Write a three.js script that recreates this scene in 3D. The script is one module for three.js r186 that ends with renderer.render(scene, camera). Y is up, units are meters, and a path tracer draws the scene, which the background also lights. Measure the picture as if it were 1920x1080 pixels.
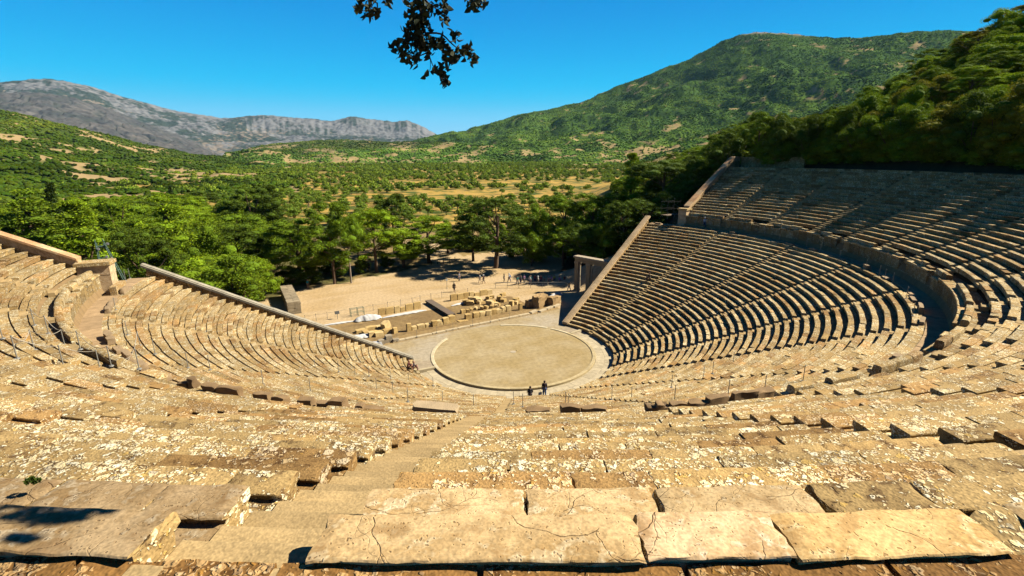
import * as THREE from 'three';
import { mergeVertices, mergeGeometries, toCreasedNormals } from 'three/addons/utils/BufferGeometryUtils.js';
import { MarchingCubes } from 'three/addons/objects/MarchingCubes.js';

// ---------------------------------------------------------------- camera, sky, sun, exposure
const D = Math.PI / 180, PI = Math.PI, sin = Math.sin, cos = Math.cos, hypot = Math.hypot, abs = Math.abs, min = Math.min, max = Math.max, floor = Math.floor;
const EXPOSURE = 3.4; // the photograph is exposed bright: sunlit stone nearly white, shade deep
const scene = new THREE.Scene();
const CAM = new THREE.Vector3(-30.409, 23.633, 47.925), FOC = 915.85;
const camera = new THREE.PerspectiveCamera(2 * Math.atan(540 / FOC) / D, 16 / 9, 0.1, 30000);
camera.position.copy(CAM);
const HEAD = 147.7102 * D, PITCH = -15.1527 * D;
camera.lookAt(CAM.x + sin(HEAD) * cos(PITCH), CAM.y + sin(PITCH), CAM.z + cos(HEAD) * cos(PITCH));
camera.rotateZ(-0.232 * D);
camera.updateMatrixWorld(true);
const renderer = new THREE.WebGLRenderer({ antialias: true });
renderer.toneMapping = THREE.LinearToneMapping;
renderer.toneMappingExposure = EXPOSURE;
renderer.shadowMap.enabled = true;

const srgb = (r, g, b) => new THREE.Color().setRGB(r / 255, g / 255, b / 255, THREE.SRGBColorSpace);
const clamp = (x, a = 0, b = 1) => min(b, max(a, x)), lerp = (a, b, t) => a + (b - a) * t;
const smooth = (x, a, b) => { const t = clamp((x - a) / (b - a)); return t * t * (3 - 2 * t); };
function curve(x, pts) { // piecewise linear through [x, y] pairs
  if (x <= pts[0][0]) return pts[0][1];
  for (let i = 1; i < pts.length; i++) if (x <= pts[i][0]) return lerp(pts[i - 1][1], pts[i][1], (x - pts[i - 1][0]) / (pts[i][0] - pts[i - 1][0]));
  return pts[pts.length - 1][1];
}
{ // deep polarised summer sky: paler at the horizon, deep blue overhead
  const W = 512, H = 256, data = new Float32Array(W * H * 4);
  const stops = [[-90, 120, 190, 232], [0, 140, 208, 243], [2.5, 135, 207, 243], [4.5, 100, 202, 244], [6, 52, 196, 245], [7.4, 6, 190, 246], [10, 0, 174, 241], [14, 0, 153, 231], [26, 0, 114, 198], [50, 0, 70, 144], [90, 0, 48, 108]];
  for (let y = 0; y < H; y++) {
    const e = ((y + 0.5) / H - 0.5) * 180, c = srgb(...[1, 2, 3].map((k) => curve(e, stops.map((s) => [s[0], s[k]]))));
    for (let x = 0; x < W; x++) { const o = (y * W + x) * 4; data[o] = c.r / EXPOSURE; data[o + 1] = c.g / EXPOSURE; data[o + 2] = c.b / EXPOSURE; data[o + 3] = 1; }
  }
  const t = new THREE.DataTexture(data, W, H, THREE.RGBAFormat, THREE.FloatType);
  t.mapping = THREE.EquirectangularReflectionMapping; t.magFilter = THREE.LinearFilter; t.needsUpdate = true;
  scene.background = t; scene.environment = t;
}
const SUN = new THREE.Vector3(0.93 * cos(41.5 * D), sin(41.5 * D), 0.37 * cos(41.5 * D)).normalize();
const sun = new THREE.DirectionalLight(new THREE.Color(1, 0.915, 0.76), 5);
sun.position.copy(SUN).multiplyScalar(400); sun.castShadow = true; sun.name = 'sun';
Object.assign(sun.shadow.camera, { left: -160, right: 160, top: 160, bottom: -160, near: 1, far: 900 });
sun.shadow.mapSize.set(4096, 4096); sun.shadow.radius = 1;
scene.add(sun); scene.add(sun.target);
scene.fog = new THREE.FogExp2(new THREE.Color(0.36, 0.68, 1), 1.5e-5);

// ---------------------------------------------------------------- numbers, places, noise
function rng(s) { return () => { s = (s + 0x6d2b79f5) | 0; let t = Math.imul(s ^ (s >>> 15), 1 | s); t = (t + Math.imul(t ^ (t >>> 7), 61 | t)) ^ t; return ((t ^ (t >>> 14)) >>> 0) / 4294967296; }; }
const PERM = new Uint8Array(512);
{ const r = rng(77), p = [...Array(256).keys()]; for (let i = 255; i > 0; i--) { const j = floor(r() * (i + 1)); [p[i], p[j]] = [p[j], p[i]]; } for (let i = 0; i < 512; i++) PERM[i] = p[i & 255]; }
const fade = (t) => t * t * t * (t * (t * 6 - 15) + 10);
const GX = [1, -1, 1, -1, 0.7, -0.7, 0, 0], GY = [0.5, 0.5, -0.5, -0.5, 1, 1, -1.2, 1.2];
function pn(x, y, p = 256, s = 0) { // periodic gradient noise
  const ix = floor(x), iy = floor(y), fx = x - ix, fy = y - iy, a = ((ix % p) + p) % p, b = ((iy % p) + p) % p, a1 = (a + 1) % p, b1 = (b + 1) % p;
  const g = (i, j, dx, dy) => { const h = PERM[PERM[(i + s) & 255] + (j & 255)] & 7; return GX[h] * dx + GY[h] * dy; };
  const u = fade(fx), v = fade(fy);
  return lerp(lerp(g(a, b, fx, fy), g(a1, b, fx - 1, fy), u), lerp(g(a, b1, fx, fy - 1), g(a1, b1, fx - 1, fy - 1), u), v);
}
function fbm(x, y, oct = 4, p = 256, s = 0) { let r = 0, a = 1, f = 1; for (let i = 0; i < oct; i++) { r += a * pn(x * f, y * f, p * f > 256 ? 256 : p * f, s + i * 17); a *= 0.5; f *= 2; } return r; }
const n3 = (x, y, z) => pn(x + z * 0.71, y - z * 0.53, 256, 3) * 0.6 + pn(y * 0.9 + 31, z + x * 0.33, 256, 9) * 0.6;
const pol = (r, deg, y = 0) => new THREE.Vector3(r * sin(deg * D), y, r * cos(deg * D));
// where the survey line through a picture position meets a level, the seats, or a distance
const RIGHT = new THREE.Vector3().setFromMatrixColumn(camera.matrixWorld, 0), UPV = new THREE.Vector3().setFromMatrixColumn(camera.matrixWorld, 1), FW = new THREE.Vector3().setFromMatrixColumn(camera.matrixWorld, 2).negate();
const ray = (x, y) => { const d = FW.clone().addScaledVector(RIGHT, (x - 960) / FOC).addScaledVector(UPV, -(y - 540) / FOC); return d.divideScalar(hypot(d.x, d.z)); };
const atLevel = (x, y, h = 0) => { const d = ray(x, y); return CAM.clone().addScaledVector(d, (h - CAM.y) / d.y); };
const atDist = (x, y, m) => CAM.clone().addScaledVector(ray(x, y), m);

// the theatre's own measures
const R0 = 12.3, STEP = 0.75, RISE = 0.3546, NL = 34, RU = 0.3826, NU = 20, H0 = NL * RISE + 1.748, RUP = 39.9, THL = 108.3, THU = 99.8, PATH_Y = 12.04, RTOP = RUP + NU * STEP;
const lowTop = (i) => RISE * (i + 1), upTop = (i) => H0 + RU * (i + 1);
function seatLevel(r) {
  if (r < R0) return 0;
  if (r < 37.8) return RISE + RISE * (r - R0) / STEP;
  if (r < 39.2) return PATH_Y;
  if (r < RTOP) return H0 + RU + RU * (r - RUP) / STEP;
  return upTop(NU - 1);
}
const onSeats = (x, y) => { const d = ray(x, y), p = new THREE.Vector3(); for (let t = 1.5; t < 140; t += 0.02) { p.copy(CAM).addScaledVector(d, t); if (p.y <= seatLevel(hypot(p.x, p.z))) return p; } return p; };
const LSTAIR = [-THL, -88, -67.8, -50.85, -33.9, -16.95, 0, 16.95, 33.9, 50.85, 67.8, 88, THL];
const USTAIR = [-THU, -89.1, -78.4, ...Array.from({ length: 17 }, (_, k) => (k === 4 ? -34.14 : (k - 8) * 8.475)), 78.4, 89.1, THU];

// ---------------------------------------------------------------- names, tags
const taken = {};
const numbered = (n) => { const k = (taken[n] = (taken[n] ?? -1) + 1); return k ? n + '_' + String(k).padStart(3, '0') : n; };
function tag(o, label, category, group) { Object.assign(o.userData, { label, category }); if (group) o.userData.group = group; return o; }
function thing(name, label, category, pos, group) { const g = new THREE.Group(); g.name = numbered(name); if (pos) g.position.copy(pos); scene.add(g); return tag(g, label, category, group); }
function mesh(name, geo, mat, parent) { const m = new THREE.Mesh(geo, mat); m.castShadow = m.receiveShadow = true; m.name = parent === scene ? numbered(name) : name; parent.add(m); return m; }
function struct(name, geo, mat) { const m = mesh(name, geo, mat, scene); m.userData.kind = 'structure'; return m; }
function copyOf(o, label, group) { const c = o.clone(); c.name = numbered(o.name.replace(/_\d{3}$/, '')); scene.add(c); c.userData = { ...o.userData }; if (label) c.userData.label = label; if (group) c.userData.group = group; return c; }

class MB { // collects quads and triangles with uv (metres / 4) and tint
  constructor() { this.p = []; this.u = []; this.c = []; this.tint = [1, 1, 1]; }
  tri(a, b, c, ua, ub, uc) { this.p.push(...a, ...b, ...c); this.u.push(...ua, ...ub, ...uc); for (let i = 0; i < 3; i++) this.c.push(...this.tint); }
  quad(a, b, c, d, ua, ub, uc, ud) { this.tri(a, b, c, ua, ub, uc); this.tri(a, c, d, ua, uc, ud); }
  geo() { const g = new THREE.BufferGeometry(); g.setAttribute('position', new THREE.Float32BufferAttribute(this.p, 3)); g.setAttribute('uv', new THREE.Float32BufferAttribute(this.u, 2)); g.setAttribute('color', new THREE.Float32BufferAttribute(this.c, 3)); g.computeVertexNormals(); return g; }
}
// a stone bent round the orchestra: profile of [radius, height], swept from t0 to t1 degrees
function arcStone(mb, prof, t0, t1, nseg, u0, v0, warp, ends = mb) {
  const P = (k, s) => { const t = lerp(t0, t1, s) * D; let [r, y] = prof[k]; const q = [r * sin(t), y, r * cos(t)]; return warp ? warp(q, k, s, r) : q; };
  const len = [0]; for (let k = 1; k < prof.length; k++) len.push(len[k - 1] + hypot(prof[k][0] - prof[k - 1][0], prof[k][1] - prof[k - 1][1]));
  const arc = (t1 - t0) * D * prof[0][0];
  for (let k = 0; k + 1 < prof.length; k++) for (let s = 0; s < nseg; s++) {
    const a = s / nseg, b = (s + 1) / nseg, ua = u0 + arc * a / 4, ub = u0 + arc * b / 4, va = v0 + len[k] / 4, vb = v0 + len[k + 1] / 4;
    mb.quad(P(k, b), P(k, a), P(k + 1, a), P(k + 1, b), [ub, va], [ua, va], [ua, vb], [ub, vb]);
  }
  for (const s of [0, 1]) { // end faces
    const low = min(...prof.map((q) => q[1])), c = P(0, s), uv = (k) => [u0 + prof[k][0] / 4, v0 + prof[k][1] / 4], mid = [0, 0, 0];
    const f = prof.map((_, k) => P(k, s)); f.forEach((q) => mid.forEach((_, i) => (mid[i] += q[i] / f.length)));
    const um = [u0 + prof.reduce((w, q) => w + q[0], 0) / prof.length / 4, v0 + prof.reduce((w, q) => w + q[1], 0) / prof.length / 4];
    for (let k = 0; k < f.length; k++) { const n = (k + 1) % f.length; s ? ends.tri(mid, f[k], f[n], um, uv(k), uv(n)) : ends.tri(mid, f[n], f[k], um, uv(n), uv(k)); }
  }
}
// a weathered free stone, w x h x d, standing on its base; shared variants
function roughGeo(w, h, d, seed, amp = 0.06, n = 4) {
  const g = new THREE.BoxGeometry(w, h, d, n, n, n); g.translate(0, h / 2, 0);
  const p = g.attributes.position, k = 1.7 / max(w, h, d);
  for (let i = 0; i < p.count; i++) {
    let x = p.getX(i), y = p.getY(i), z = p.getZ(i);
    const cx = abs(x) / (w / 2), cz = abs(z) / (d / 2), cy = y / h; // corners worn back
    const worn = 1 - 0.1 * smooth(cx * cx + cz * cz + cy * cy, 1.8, 3.2);
    x *= worn; z *= worn; if (y > h / 2) y = h / 2 + (y - h / 2) * worn;
    const a = amp * min(w, h, d);
    p.setXYZ(i, x + a * 2 * n3(x * 2.1 + seed * 7.1, y * 2.3, z * 2.2 + seed), y + (y > 0.01 ? a * 2 * n3(x * 2 + 5, z * 2.4 + seed * 3.3, y * 2) : 0), z + a * 2 * n3(z * 2.1 + 9, x * 2 + seed, y * 2.6));
  }
  const uv = g.attributes.uv, nn = g.attributes.normal;
  for (let i = 0; i < p.count; i++) { const ax = abs(nn.getX(i)), ay = abs(nn.getY(i)); ay > 0.5 ? uv.setXY(i, p.getX(i) / 4 + seed * 0.37, p.getZ(i) / 4) : ax > 0.5 ? uv.setXY(i, p.getZ(i) / 4 + seed * 0.37, p.getY(i) / 4) : uv.setXY(i, p.getX(i) / 4 + seed * 0.37, p.getY(i) / 4 + 0.3); }
  g.computeVertexNormals(); return g;
}
const boxStone = (w, h, d, seed) => roughGeo(w, h, d, seed, 0.035, 3);
function tube(points, r0, r1, sides = 7) { // a tapered limb
  const c = new THREE.CatmullRomCurve3(points), n = max(2, points.length * 2), g = new THREE.TubeGeometry(c, n, 1, sides, false), p = g.attributes.position, q = new THREE.Vector3();
  for (let i = 0; i <= n; i++) { c.getPointAt(i / n, q); const r = lerp(r0, r1, i / n); for (let j = 0; j <= sides; j++) { const k = i * (sides + 1) + j; p.setXYZ(k, q.x + (p.getX(k) - q.x) * r, q.y + (p.getY(k) - q.y) * r, q.z + (p.getZ(k) - q.z) * r); } }
  g.computeVertexNormals(); return g;
}
const rod = (a, b, r, sides = 6) => { const d = b.clone().sub(a), g = new THREE.CylinderGeometry(r, r, d.length(), sides); g.translate(0, d.length() / 2, 0); g.applyQuaternion(new THREE.Quaternion().setFromUnitVectors(new THREE.Vector3(0, 1, 0), d.normalize())); g.translate(a.x, a.y, a.z); return g; };
const V = (x, y, z) => new THREE.Vector3(x, y, z);

// ---------------------------------------------------------------- materials
function paint(S, f) { // f(x, y) in 0..S -> [r, g, b linear, height]
  const col = new Uint8Array(S * S * 4), bmp = new Uint8Array(S * S * 4), enc = new Uint8Array(4097);
  for (let i = 0; i <= 4096; i++) { const c = i / 4096; enc[i] = Math.round(255 * (c <= 0.0031308 ? 12.92 * c : 1.055 * Math.pow(c, 1 / 2.4) - 0.055)); }
  for (let y = 0; y < S; y++) for (let x = 0; x < S; x++) {
    const q = f(x, y), o = (y * S + x) * 4;
    for (let k = 0; k < 3; k++) { col[o + k] = enc[(clamp(q[k]) * 4096) | 0]; bmp[o + k] = clamp(q[3]) * 255; } col[o + 3] = bmp[o + 3] = 255;
  }
  return [col, bmp].map((d, i) => { const t = new THREE.DataTexture(d, S, S); t.wrapS = t.wrapT = THREE.RepeatWrapping; t.magFilter = THREE.LinearFilter; t.minFilter = THREE.LinearMipmapLinearFilter; t.generateMipmaps = true; if (!i) t.colorSpace = THREE.SRGBColorSpace; t.needsUpdate = true; return t; });
}
const mix3 = (a, b, t) => [lerp(a[0], b[0], t), lerp(a[1], b[1], t), lerp(a[2], b[2], t)];
function spots(cells, seed) { // scattered round growths: returns coverage and which one
  const r = rng(seed), pts = Array.from({ length: cells * cells }, () => [r(), r(), r(), r(), r()]);
  return (x, y, keep) => {
    const gx = floor(x), gy = floor(y); let best = 0, id = 0;
    for (let j = -1; j <= 1; j++) for (let i = -1; i <= 1; i++) {
      const a = (((gx + i) % cells) + cells) % cells, b = (((gy + j) % cells) + cells) % cells, p = pts[b * cells + a];
      if (p[2] > keep) continue;
      const d = hypot(x - gx - i - p[0], (y - gy - j - p[1]) * 1.1), rad = 0.2 + 0.5 * p[3] * p[3], v = smooth(rad - d, 0, 0.09);
      if (v > best) { best = v; id = p[4]; }
    }
    return [best, id];
  };
}
const cracks = (S, count, seed, wide) => { // branching cracks drawn as a mask
  const c = document.createElement('canvas'); c.width = c.height = S; const g = c.getContext('2d'), r = rng(seed);
  g.fillStyle = '#000'; g.fillRect(0, 0, S, S); g.strokeStyle = '#fff'; g.lineCap = 'round';
  const run = (x, y, a, n, w) => { for (let i = 0; i < n; i++) { const nx = x + cos(a) * 9, ny = y + sin(a) * 9; g.lineWidth = w * (0.5 + 0.6 * r()) * (1 - 0.7 * i / n); for (const ox of [-S, 0, S]) for (const oy of [-S, 0, S]) { g.beginPath(); g.moveTo(x + ox, y + oy); g.lineTo(nx + ox, ny + oy); g.stroke(); } x = nx; y = ny; a += (r() - 0.5) * 0.9; if (w > 1 && r() < 0.09) run(x, y, a + (r() - 0.5) * 2.2, n * 0.5 | 0, w * 0.6); } };
  for (let k = 0; k < count; k++) run(r() * S, r() * S, r() * 6.3, 8 + r() * 22 | 0, wide * (0.4 + r()));
  const d = g.getImageData(0, 0, S, S).data; return (x, y) => d[(y * S + x) * 4] / 255;
};
const TS = 1280, M = TS / 4; // 4 metres a tile
const big = spots(40, 5), small = spots(88, 6), tiny = spots(150, 8);
const weathered = (cover, patch, brown, off) => paint(TS, (x, y) => {
  const u = x / M, v = y / M, low = fbm(u * 1.5, v * 1.5, 3, 6, 1 + off), midn = fbm(u * 6, v * 6, 3, 24, 2), hi = fbm(u * 32, v * 32, 2, 128, 4), grain = pn(u * 62, v * 62, 248, 7);
  let c = mix3([0.5, 0.345, 0.155], [0.31, 0.2, 0.085], clamp(0.5 + low * 0.9 + midn * 0.45)), h = 0.45 + 0.12 * midn + 0.15 * hi;
  c = c.map((k) => k * (0.9 + 0.28 * hi + 0.2 * grain));
  const st = smooth(0.9 * midn + 0.55 * low + 0.55 * hi + brown, 0.12, 0.6); c = mix3(c, [0.13, 0.075, 0.034], st * 0.85); h -= 0.12 * st;
  const wx = pn(u * 22, v * 22, 88, 11) * 0.35, wy = pn(u * 22, v * 22, 88, 13) * 0.35, k = clamp(cover + patch * low + 0.6 * midn, 0.02, 0.9);
  for (const [f, n, w] of [[tiny, 37.5, 1.2], [small, 22, 1], [big, 10, 0.62]]) {
    const [a, id] = f(u * n + wx * n / 14, v * n + wy * n / 14, k * w);
    if (a > 0) { const tone = id < 0.55 ? [0.9, 0.74, 0.46] : id < 0.8 ? [0.98, 0.9, 0.7] : id < 0.93 ? [0.6, 0.4, 0.13] : [0.52, 0.44, 0.33]; c = mix3(c, tone.map((q) => q * (0.92 + 0.3 * hi)), a * 0.92); h += 0.16 * a + 0.1 * hi * a; }
  }
  const pit = smooth(pn(u * 40 + 3, v * 40, 160, 21) + 0.5 * midn, 0.52, 0.8); c = mix3(c, [0.07, 0.042, 0.022], pit * 0.8); h -= 0.3 * pit;
  return [...c, h];
});
const [lichenMap, lichenBump] = weathered(0.4, 1.1, 0, 0), [wornMap, wornBump] = weathered(0.1, 0.9, 0.16, 60);
const crackMask = cracks(TS, 120, 12, 1.7), scratch = cracks(TS, 260, 31, 1);
const [paleMap, paleBump] = paint(TS, (x, y) => {
  const u = x / M, v = y / M, low = fbm(u * 2, v * 2, 4, 8, 41), hi = fbm(u * 30, v * 30, 3, 120, 42), grain = pn(u * 62, v * 62, 248, 43), mid = fbm(u * 9, v * 9, 3, 36, 44);
  let c = mix3([0.7, 0.5, 0.285], [0.47, 0.305, 0.145], clamp(0.5 + low * 1.1 + mid * 0.55)).map((k) => k * (0.94 + 0.3 * hi + 0.2 * grain)), h = 0.5 + 0.14 * mid + 0.1 * hi;
  const dust = smooth(mid + low * 0.7, 0.25, 0.65); c = mix3(c, [0.84, 0.7, 0.5], dust * (0.3 + 0.5 * smooth(hi, -0.3, 0.5)));
  c = mix3(c, [0.8, 0.67, 0.45], scratch(x, y) * 0.55);
  const k = crackMask(x, y); c = mix3(c, [0.13, 0.07, 0.03], k * 0.85); h -= 0.5 * k;
  const pit = smooth(hi + 0.5 * grain + 0.5 * mid, 0.5, 0.85); c = mix3(c, [0.16, 0.09, 0.04], pit * 0.7); h -= 0.3 * pit;
  const stain = smooth(fbm(u * 4 + 7, v * 4, 3, 16, 47) + 0.4 * hi, 0.28, 0.6); c = mix3(c, [0.3, 0.17, 0.07], stain * 0.55);
  return [...c, h];
});
const [sandMap, sandBump] = paint(1024, (x, y) => { // near-neutral: tinted by the vertex colours
  const u = x / 256, v = y / 256, low = fbm(u * 2, v * 2, 4, 8, 51), hi = fbm(u * 28, v * 28, 3, 112, 52), grain = pn(u * 60, v * 60, 240, 53), s = clamp(0.8 + 0.16 * low + 0.2 * hi + 0.14 * grain, 0.2, 1), peb = smooth(grain + 0.4 * hi, 0.55, 0.8) * 0.2;
  return [s + peb, s * 0.985 + peb, s * 0.96 + peb, 0.5 + 0.3 * hi + 0.2 * grain + 0.15 * low];
});
const STONE = 0.475, DULL = 0.37; // weathered Greek limestone and paint, under the bright exposure
const std = (o) => new THREE.MeshPhysicalMaterial({ roughness: 0.95, metalness: 0, specularIntensity: o.vertexColors ? 0.15 : 0.4, ...o });
const again = (t, n) => { const c = t.clone(); c.repeat.set(n, n); c.needsUpdate = true; return c; };
const toned = (k, g = 1, b = 1) => new THREE.Color(k, k * g, k * b);
const lichenStone = std({ color: toned(STONE, 1.0, 0.93), map: lichenMap, bumpMap: lichenBump, bumpScale: 0.03, vertexColors: true });
const paleStone = std({ color: toned(STONE, 1.0, 0.92), map: paleMap, bumpMap: paleBump, bumpScale: 0.014, vertexColors: true });
const wornStone = std({ color: toned(STONE, 1.0, 0.93), map: wornMap, bumpMap: wornBump, bumpScale: 0.03, vertexColors: true });
const plainStone = std({ color: toned(STONE * 0.95, 0.995, 0.9), map: sandMap, bumpMap: sandBump, bumpScale: 0.006, vertexColors: true });
const earth = std({ color: toned(STONE * 0.9), map: sandMap, bumpMap: sandBump, bumpScale: 0.02, vertexColors: true });
const tinted = (r, g, b, o) => std({ color: new THREE.Color(r * DULL, g * DULL, b * DULL), ...o });
const rockOf = (r, g, b) => std({ map: sandMap, bumpMap: sandBump, bumpScale: 0.02, color: new THREE.Color(r * STONE, g * STONE, b * STONE) });

// ---------------------------------------------------------------- ground
const theta = (p) => Math.atan2(p.x, p.z) / D;
const azim = (x, z) => { let a = Math.atan2(x - CAM.x, z - CAM.z) / D; return a < 0 ? a + 360 : a; };
// wooded hill behind the right-hand rim: bearing from the camera -> ridge distance and height
const RIDGE = [[60, 150, 75], [90, 165, 66], [104.5, 172, 52.5], [108, 185, 48], [111, 195, 42], [113.8, 205, 36], [116, 215, 31], [121, 225, 27], [128, 240, 21], [134, 240, 13], [141, 230, 0]];
function hillY(x, z) {
  const a = azim(x, z), d = hypot(x - CAM.x, z - CAM.z);
  if (a < 60 || a > 142) return -5;
  const dr = curve(a, RIDGE.map((q) => [q[0], q[1]])), hr = curve(a, RIDGE.map((q) => [q[0], q[2]])), df = curve(a, [[90, 80], [104, 84], [124, 104], [134, 118]]), hf = curve(a, [[123, 22], [129, 13], [135, 3], [141, -1]]);
  const t = (d - df) / (dr - df);
  return (t < 1 ? lerp(hf, hr, max(0, t)) : hr - (t - 1) * hr * 0.6) + (t > 0.05 ? 1.6 * fbm(x * 0.03, z * 0.03, 3) : 0);
}
function groundY(x, z) {
  const r = hypot(x, z), t = Math.atan2(x, z) / D, a = abs(t), d = hypot(x - CAM.x, z - CAM.z);
  if (r < 13) return a < 95 ? -0.215 : 0;
  const th = r < 38.6 ? THL : THU;
  if (a < th && r < 58.6) return r < RTOP ? seatLevel(r) - 0.8 : upTop(NU - 1) - 0.12;
  const s = r * max(0, a - th) * D, wide = t > 0 ? 24 : 13, f = max(0, 1 - s / wide);
  let y = seatLevel(min(r, RTOP)) * 0.9 * Math.pow(f, 1.5) * smooth(r, 30, 41);
  if (r > 58.6 && a < th) y = upTop(NU - 1) - 0.1;
  if (t > 0 && r > 40) y = max(y, hillY(x, z));
  return max(y, 0) + (d > 170 ? 9 * smooth(d, 260, 1300) + 1.2 * smooth(d, 170, 400) * fbm(x * 0.012, z * 0.012, 3) : 0) + (y <= 0.01 && z < -46 - (x + 9) * 0.27 ? 0.35 * fbm(x * 0.15, z * 0.15, 2) * smooth(-z, 48, 60) : 0);
}
function groundCol(x, z) {
  const r = hypot(x, z), t = Math.atan2(x, z) / D, a = abs(t), d = hypot(x - CAM.x, z - CAM.z), n = fbm(x * 0.11, z * 0.11, 4), m = fbm(x * 0.7, z * 0.7, 3);
  if (t > -5 && r > 58 && hillY(x, z) > 0.5 && azim(x, z) < 130 || (t > 0 && t < 135 && r > 40 && hypot(x, z) < 66)) return mix3([0.085, 0.06, 0.03], [0.15, 0.1, 0.045], clamp(0.5 + m + n));
  if (a < THL && r < 58.6) return r < 13 ? [0.55, 0.45, 0.31] : [0.4, 0.27, 0.135];
  const edge = -47.5 - (x + 9) * 0.27 + 2.4 * n, path = abs(x - 17 - (z + 50) * -0.12) < 4.5 + 2 * n && z > -92;
  if ((z > edge && x > -40 + 3 * n && x < 46) || path) {
    if (z > -21.5 && z < -13.2 && x > -16 && x < 13) return mix3([0.33, 0.22, 0.1], [0.42, 0.29, 0.13], clamp(0.5 + m + n));
    if (z > -13.2 && z < -10.9 && abs(x) < 16) return mix3([0.5, 0.35, 0.16], [0.4, 0.27, 0.12], clamp(0.5 + m));
    if (x < -13.6 && x > -19 && z < -16 && z > -22.6) return mix3([0.42, 0.27, 0.11], [0.5, 0.34, 0.15], clamp(0.5 + m));
    if (z >= -10.9) return mix3([0.56, 0.44, 0.25], [0.62, 0.53, 0.38], clamp(0.4 + n * 1.5 + m * 0.6));
    return mix3([0.78, 0.585, 0.34], [0.67, 0.475, 0.235], clamp(0.4 + n * 1.1 + 0.9 * fbm(x * 0.05 + 9, z * 0.4, 3)));
  }
  if (d < 175) return mix3(mix3([0.36, 0.24, 0.1], [0.5, 0.36, 0.15], clamp(0.5 + m)), [0.1, 0.115, 0.03], smooth(n, -0.25, 0.25) * 0.8);
  const u = x * 0.8 + z * 0.6, w = z * 0.8 - x * 0.6, f = fbm(u * 0.006, w * 0.015, 4), g = fbm(u * 0.05, w * 0.09, 3), k = smooth(0.35 * f + 1.2 * g + 0.7 * m + 0.12 - 0.16 * smooth(d, 350, 900), -0.12, 0.16);
  return mix3(mix3([0.1, 0.15, 0.022], [0.24, 0.22, 0.05], clamp(0.5 + g)), mix3([0.74, 0.48, 0.085], [0.62, 0.41, 0.12], clamp(0.5 + m)), k);
}
{
  const NS = 720, rings = []; for (let r = 10.17; r < 9500; r *= 1.018) rings.push(r);
  const p = [], c = [], u = [], ix = [];
  rings.forEach((r, i) => { for (let s = 0; s <= NS; s++) { const t = s / NS * 2 * PI, x = r * sin(t), z = r * cos(t); p.push(x, groundY(x, z), z); c.push(...groundCol(x, z)); u.push(x / 4, z / 4); if (i && s) { const a = i * (NS + 1) + s, b = a - NS - 1; ix.push(b - 1, a - 1, a, b - 1, a, b); } } });
  const g = new THREE.BufferGeometry(); g.setAttribute('position', new THREE.Float32BufferAttribute(p, 3)); g.setAttribute('color', new THREE.Float32BufferAttribute(c, 3)); g.setAttribute('uv', new THREE.Float32BufferAttribute(u, 2)); g.setIndex(ix); g.computeVertexNormals();
  struct('ground', g, earth);
  const fl = new MB();
  for (let k = 0; k < 40; k++) for (let s = 0; s < 120; s++) { // beaten earth, a little uneven in tone
    const r = [k, k + 1].map((q) => q / 40 * 10.19), t = [s, s + 1].map((q) => q / 120 * 2 * PI), q = (i, j) => [r[i] * sin(t[j]), 0.004 + 0.012 * fbm(r[i] * sin(t[j]) * 0.6, r[i] * cos(t[j]) * 0.6, 2), r[i] * cos(t[j])], w = (i, j) => [r[i] * sin(t[j]) / 4 + 0.13, r[i] * cos(t[j]) / 4];
    const n = fbm(q(0, 0)[0] * 0.3, q(0, 0)[2] * 0.3, 4); fl.tint = mix3([0.53, 0.4, 0.19], [0.62, 0.5, 0.29], clamp(0.4 + n * 0.9 - 0.25 * q(0, 0)[0] / 10));
    fl.quad(q(0, 1), q(0, 0), q(1, 0), q(1, 1), w(0, 1), w(0, 0), w(1, 0), w(1, 1));
  }
  struct('orchestra_floor', fl.geo(), earth);
  const centre = thing('centre_stone', 'small round pale stone set in the middle of the orchestra floor', 'stone', V(0, 0.012, 0));
  const cg = new THREE.CylinderGeometry(0.36, 0.37, 0.05, 24); mesh('disc', cg, tinted(0.62, 0.52, 0.36), centre);
  mesh('socket', new THREE.CylinderGeometry(0.07, 0.07, 0.012, 12).translate(0.55, 0.012, -0.1), tinted(0.06, 0.05, 0.04), centre);
}
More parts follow.
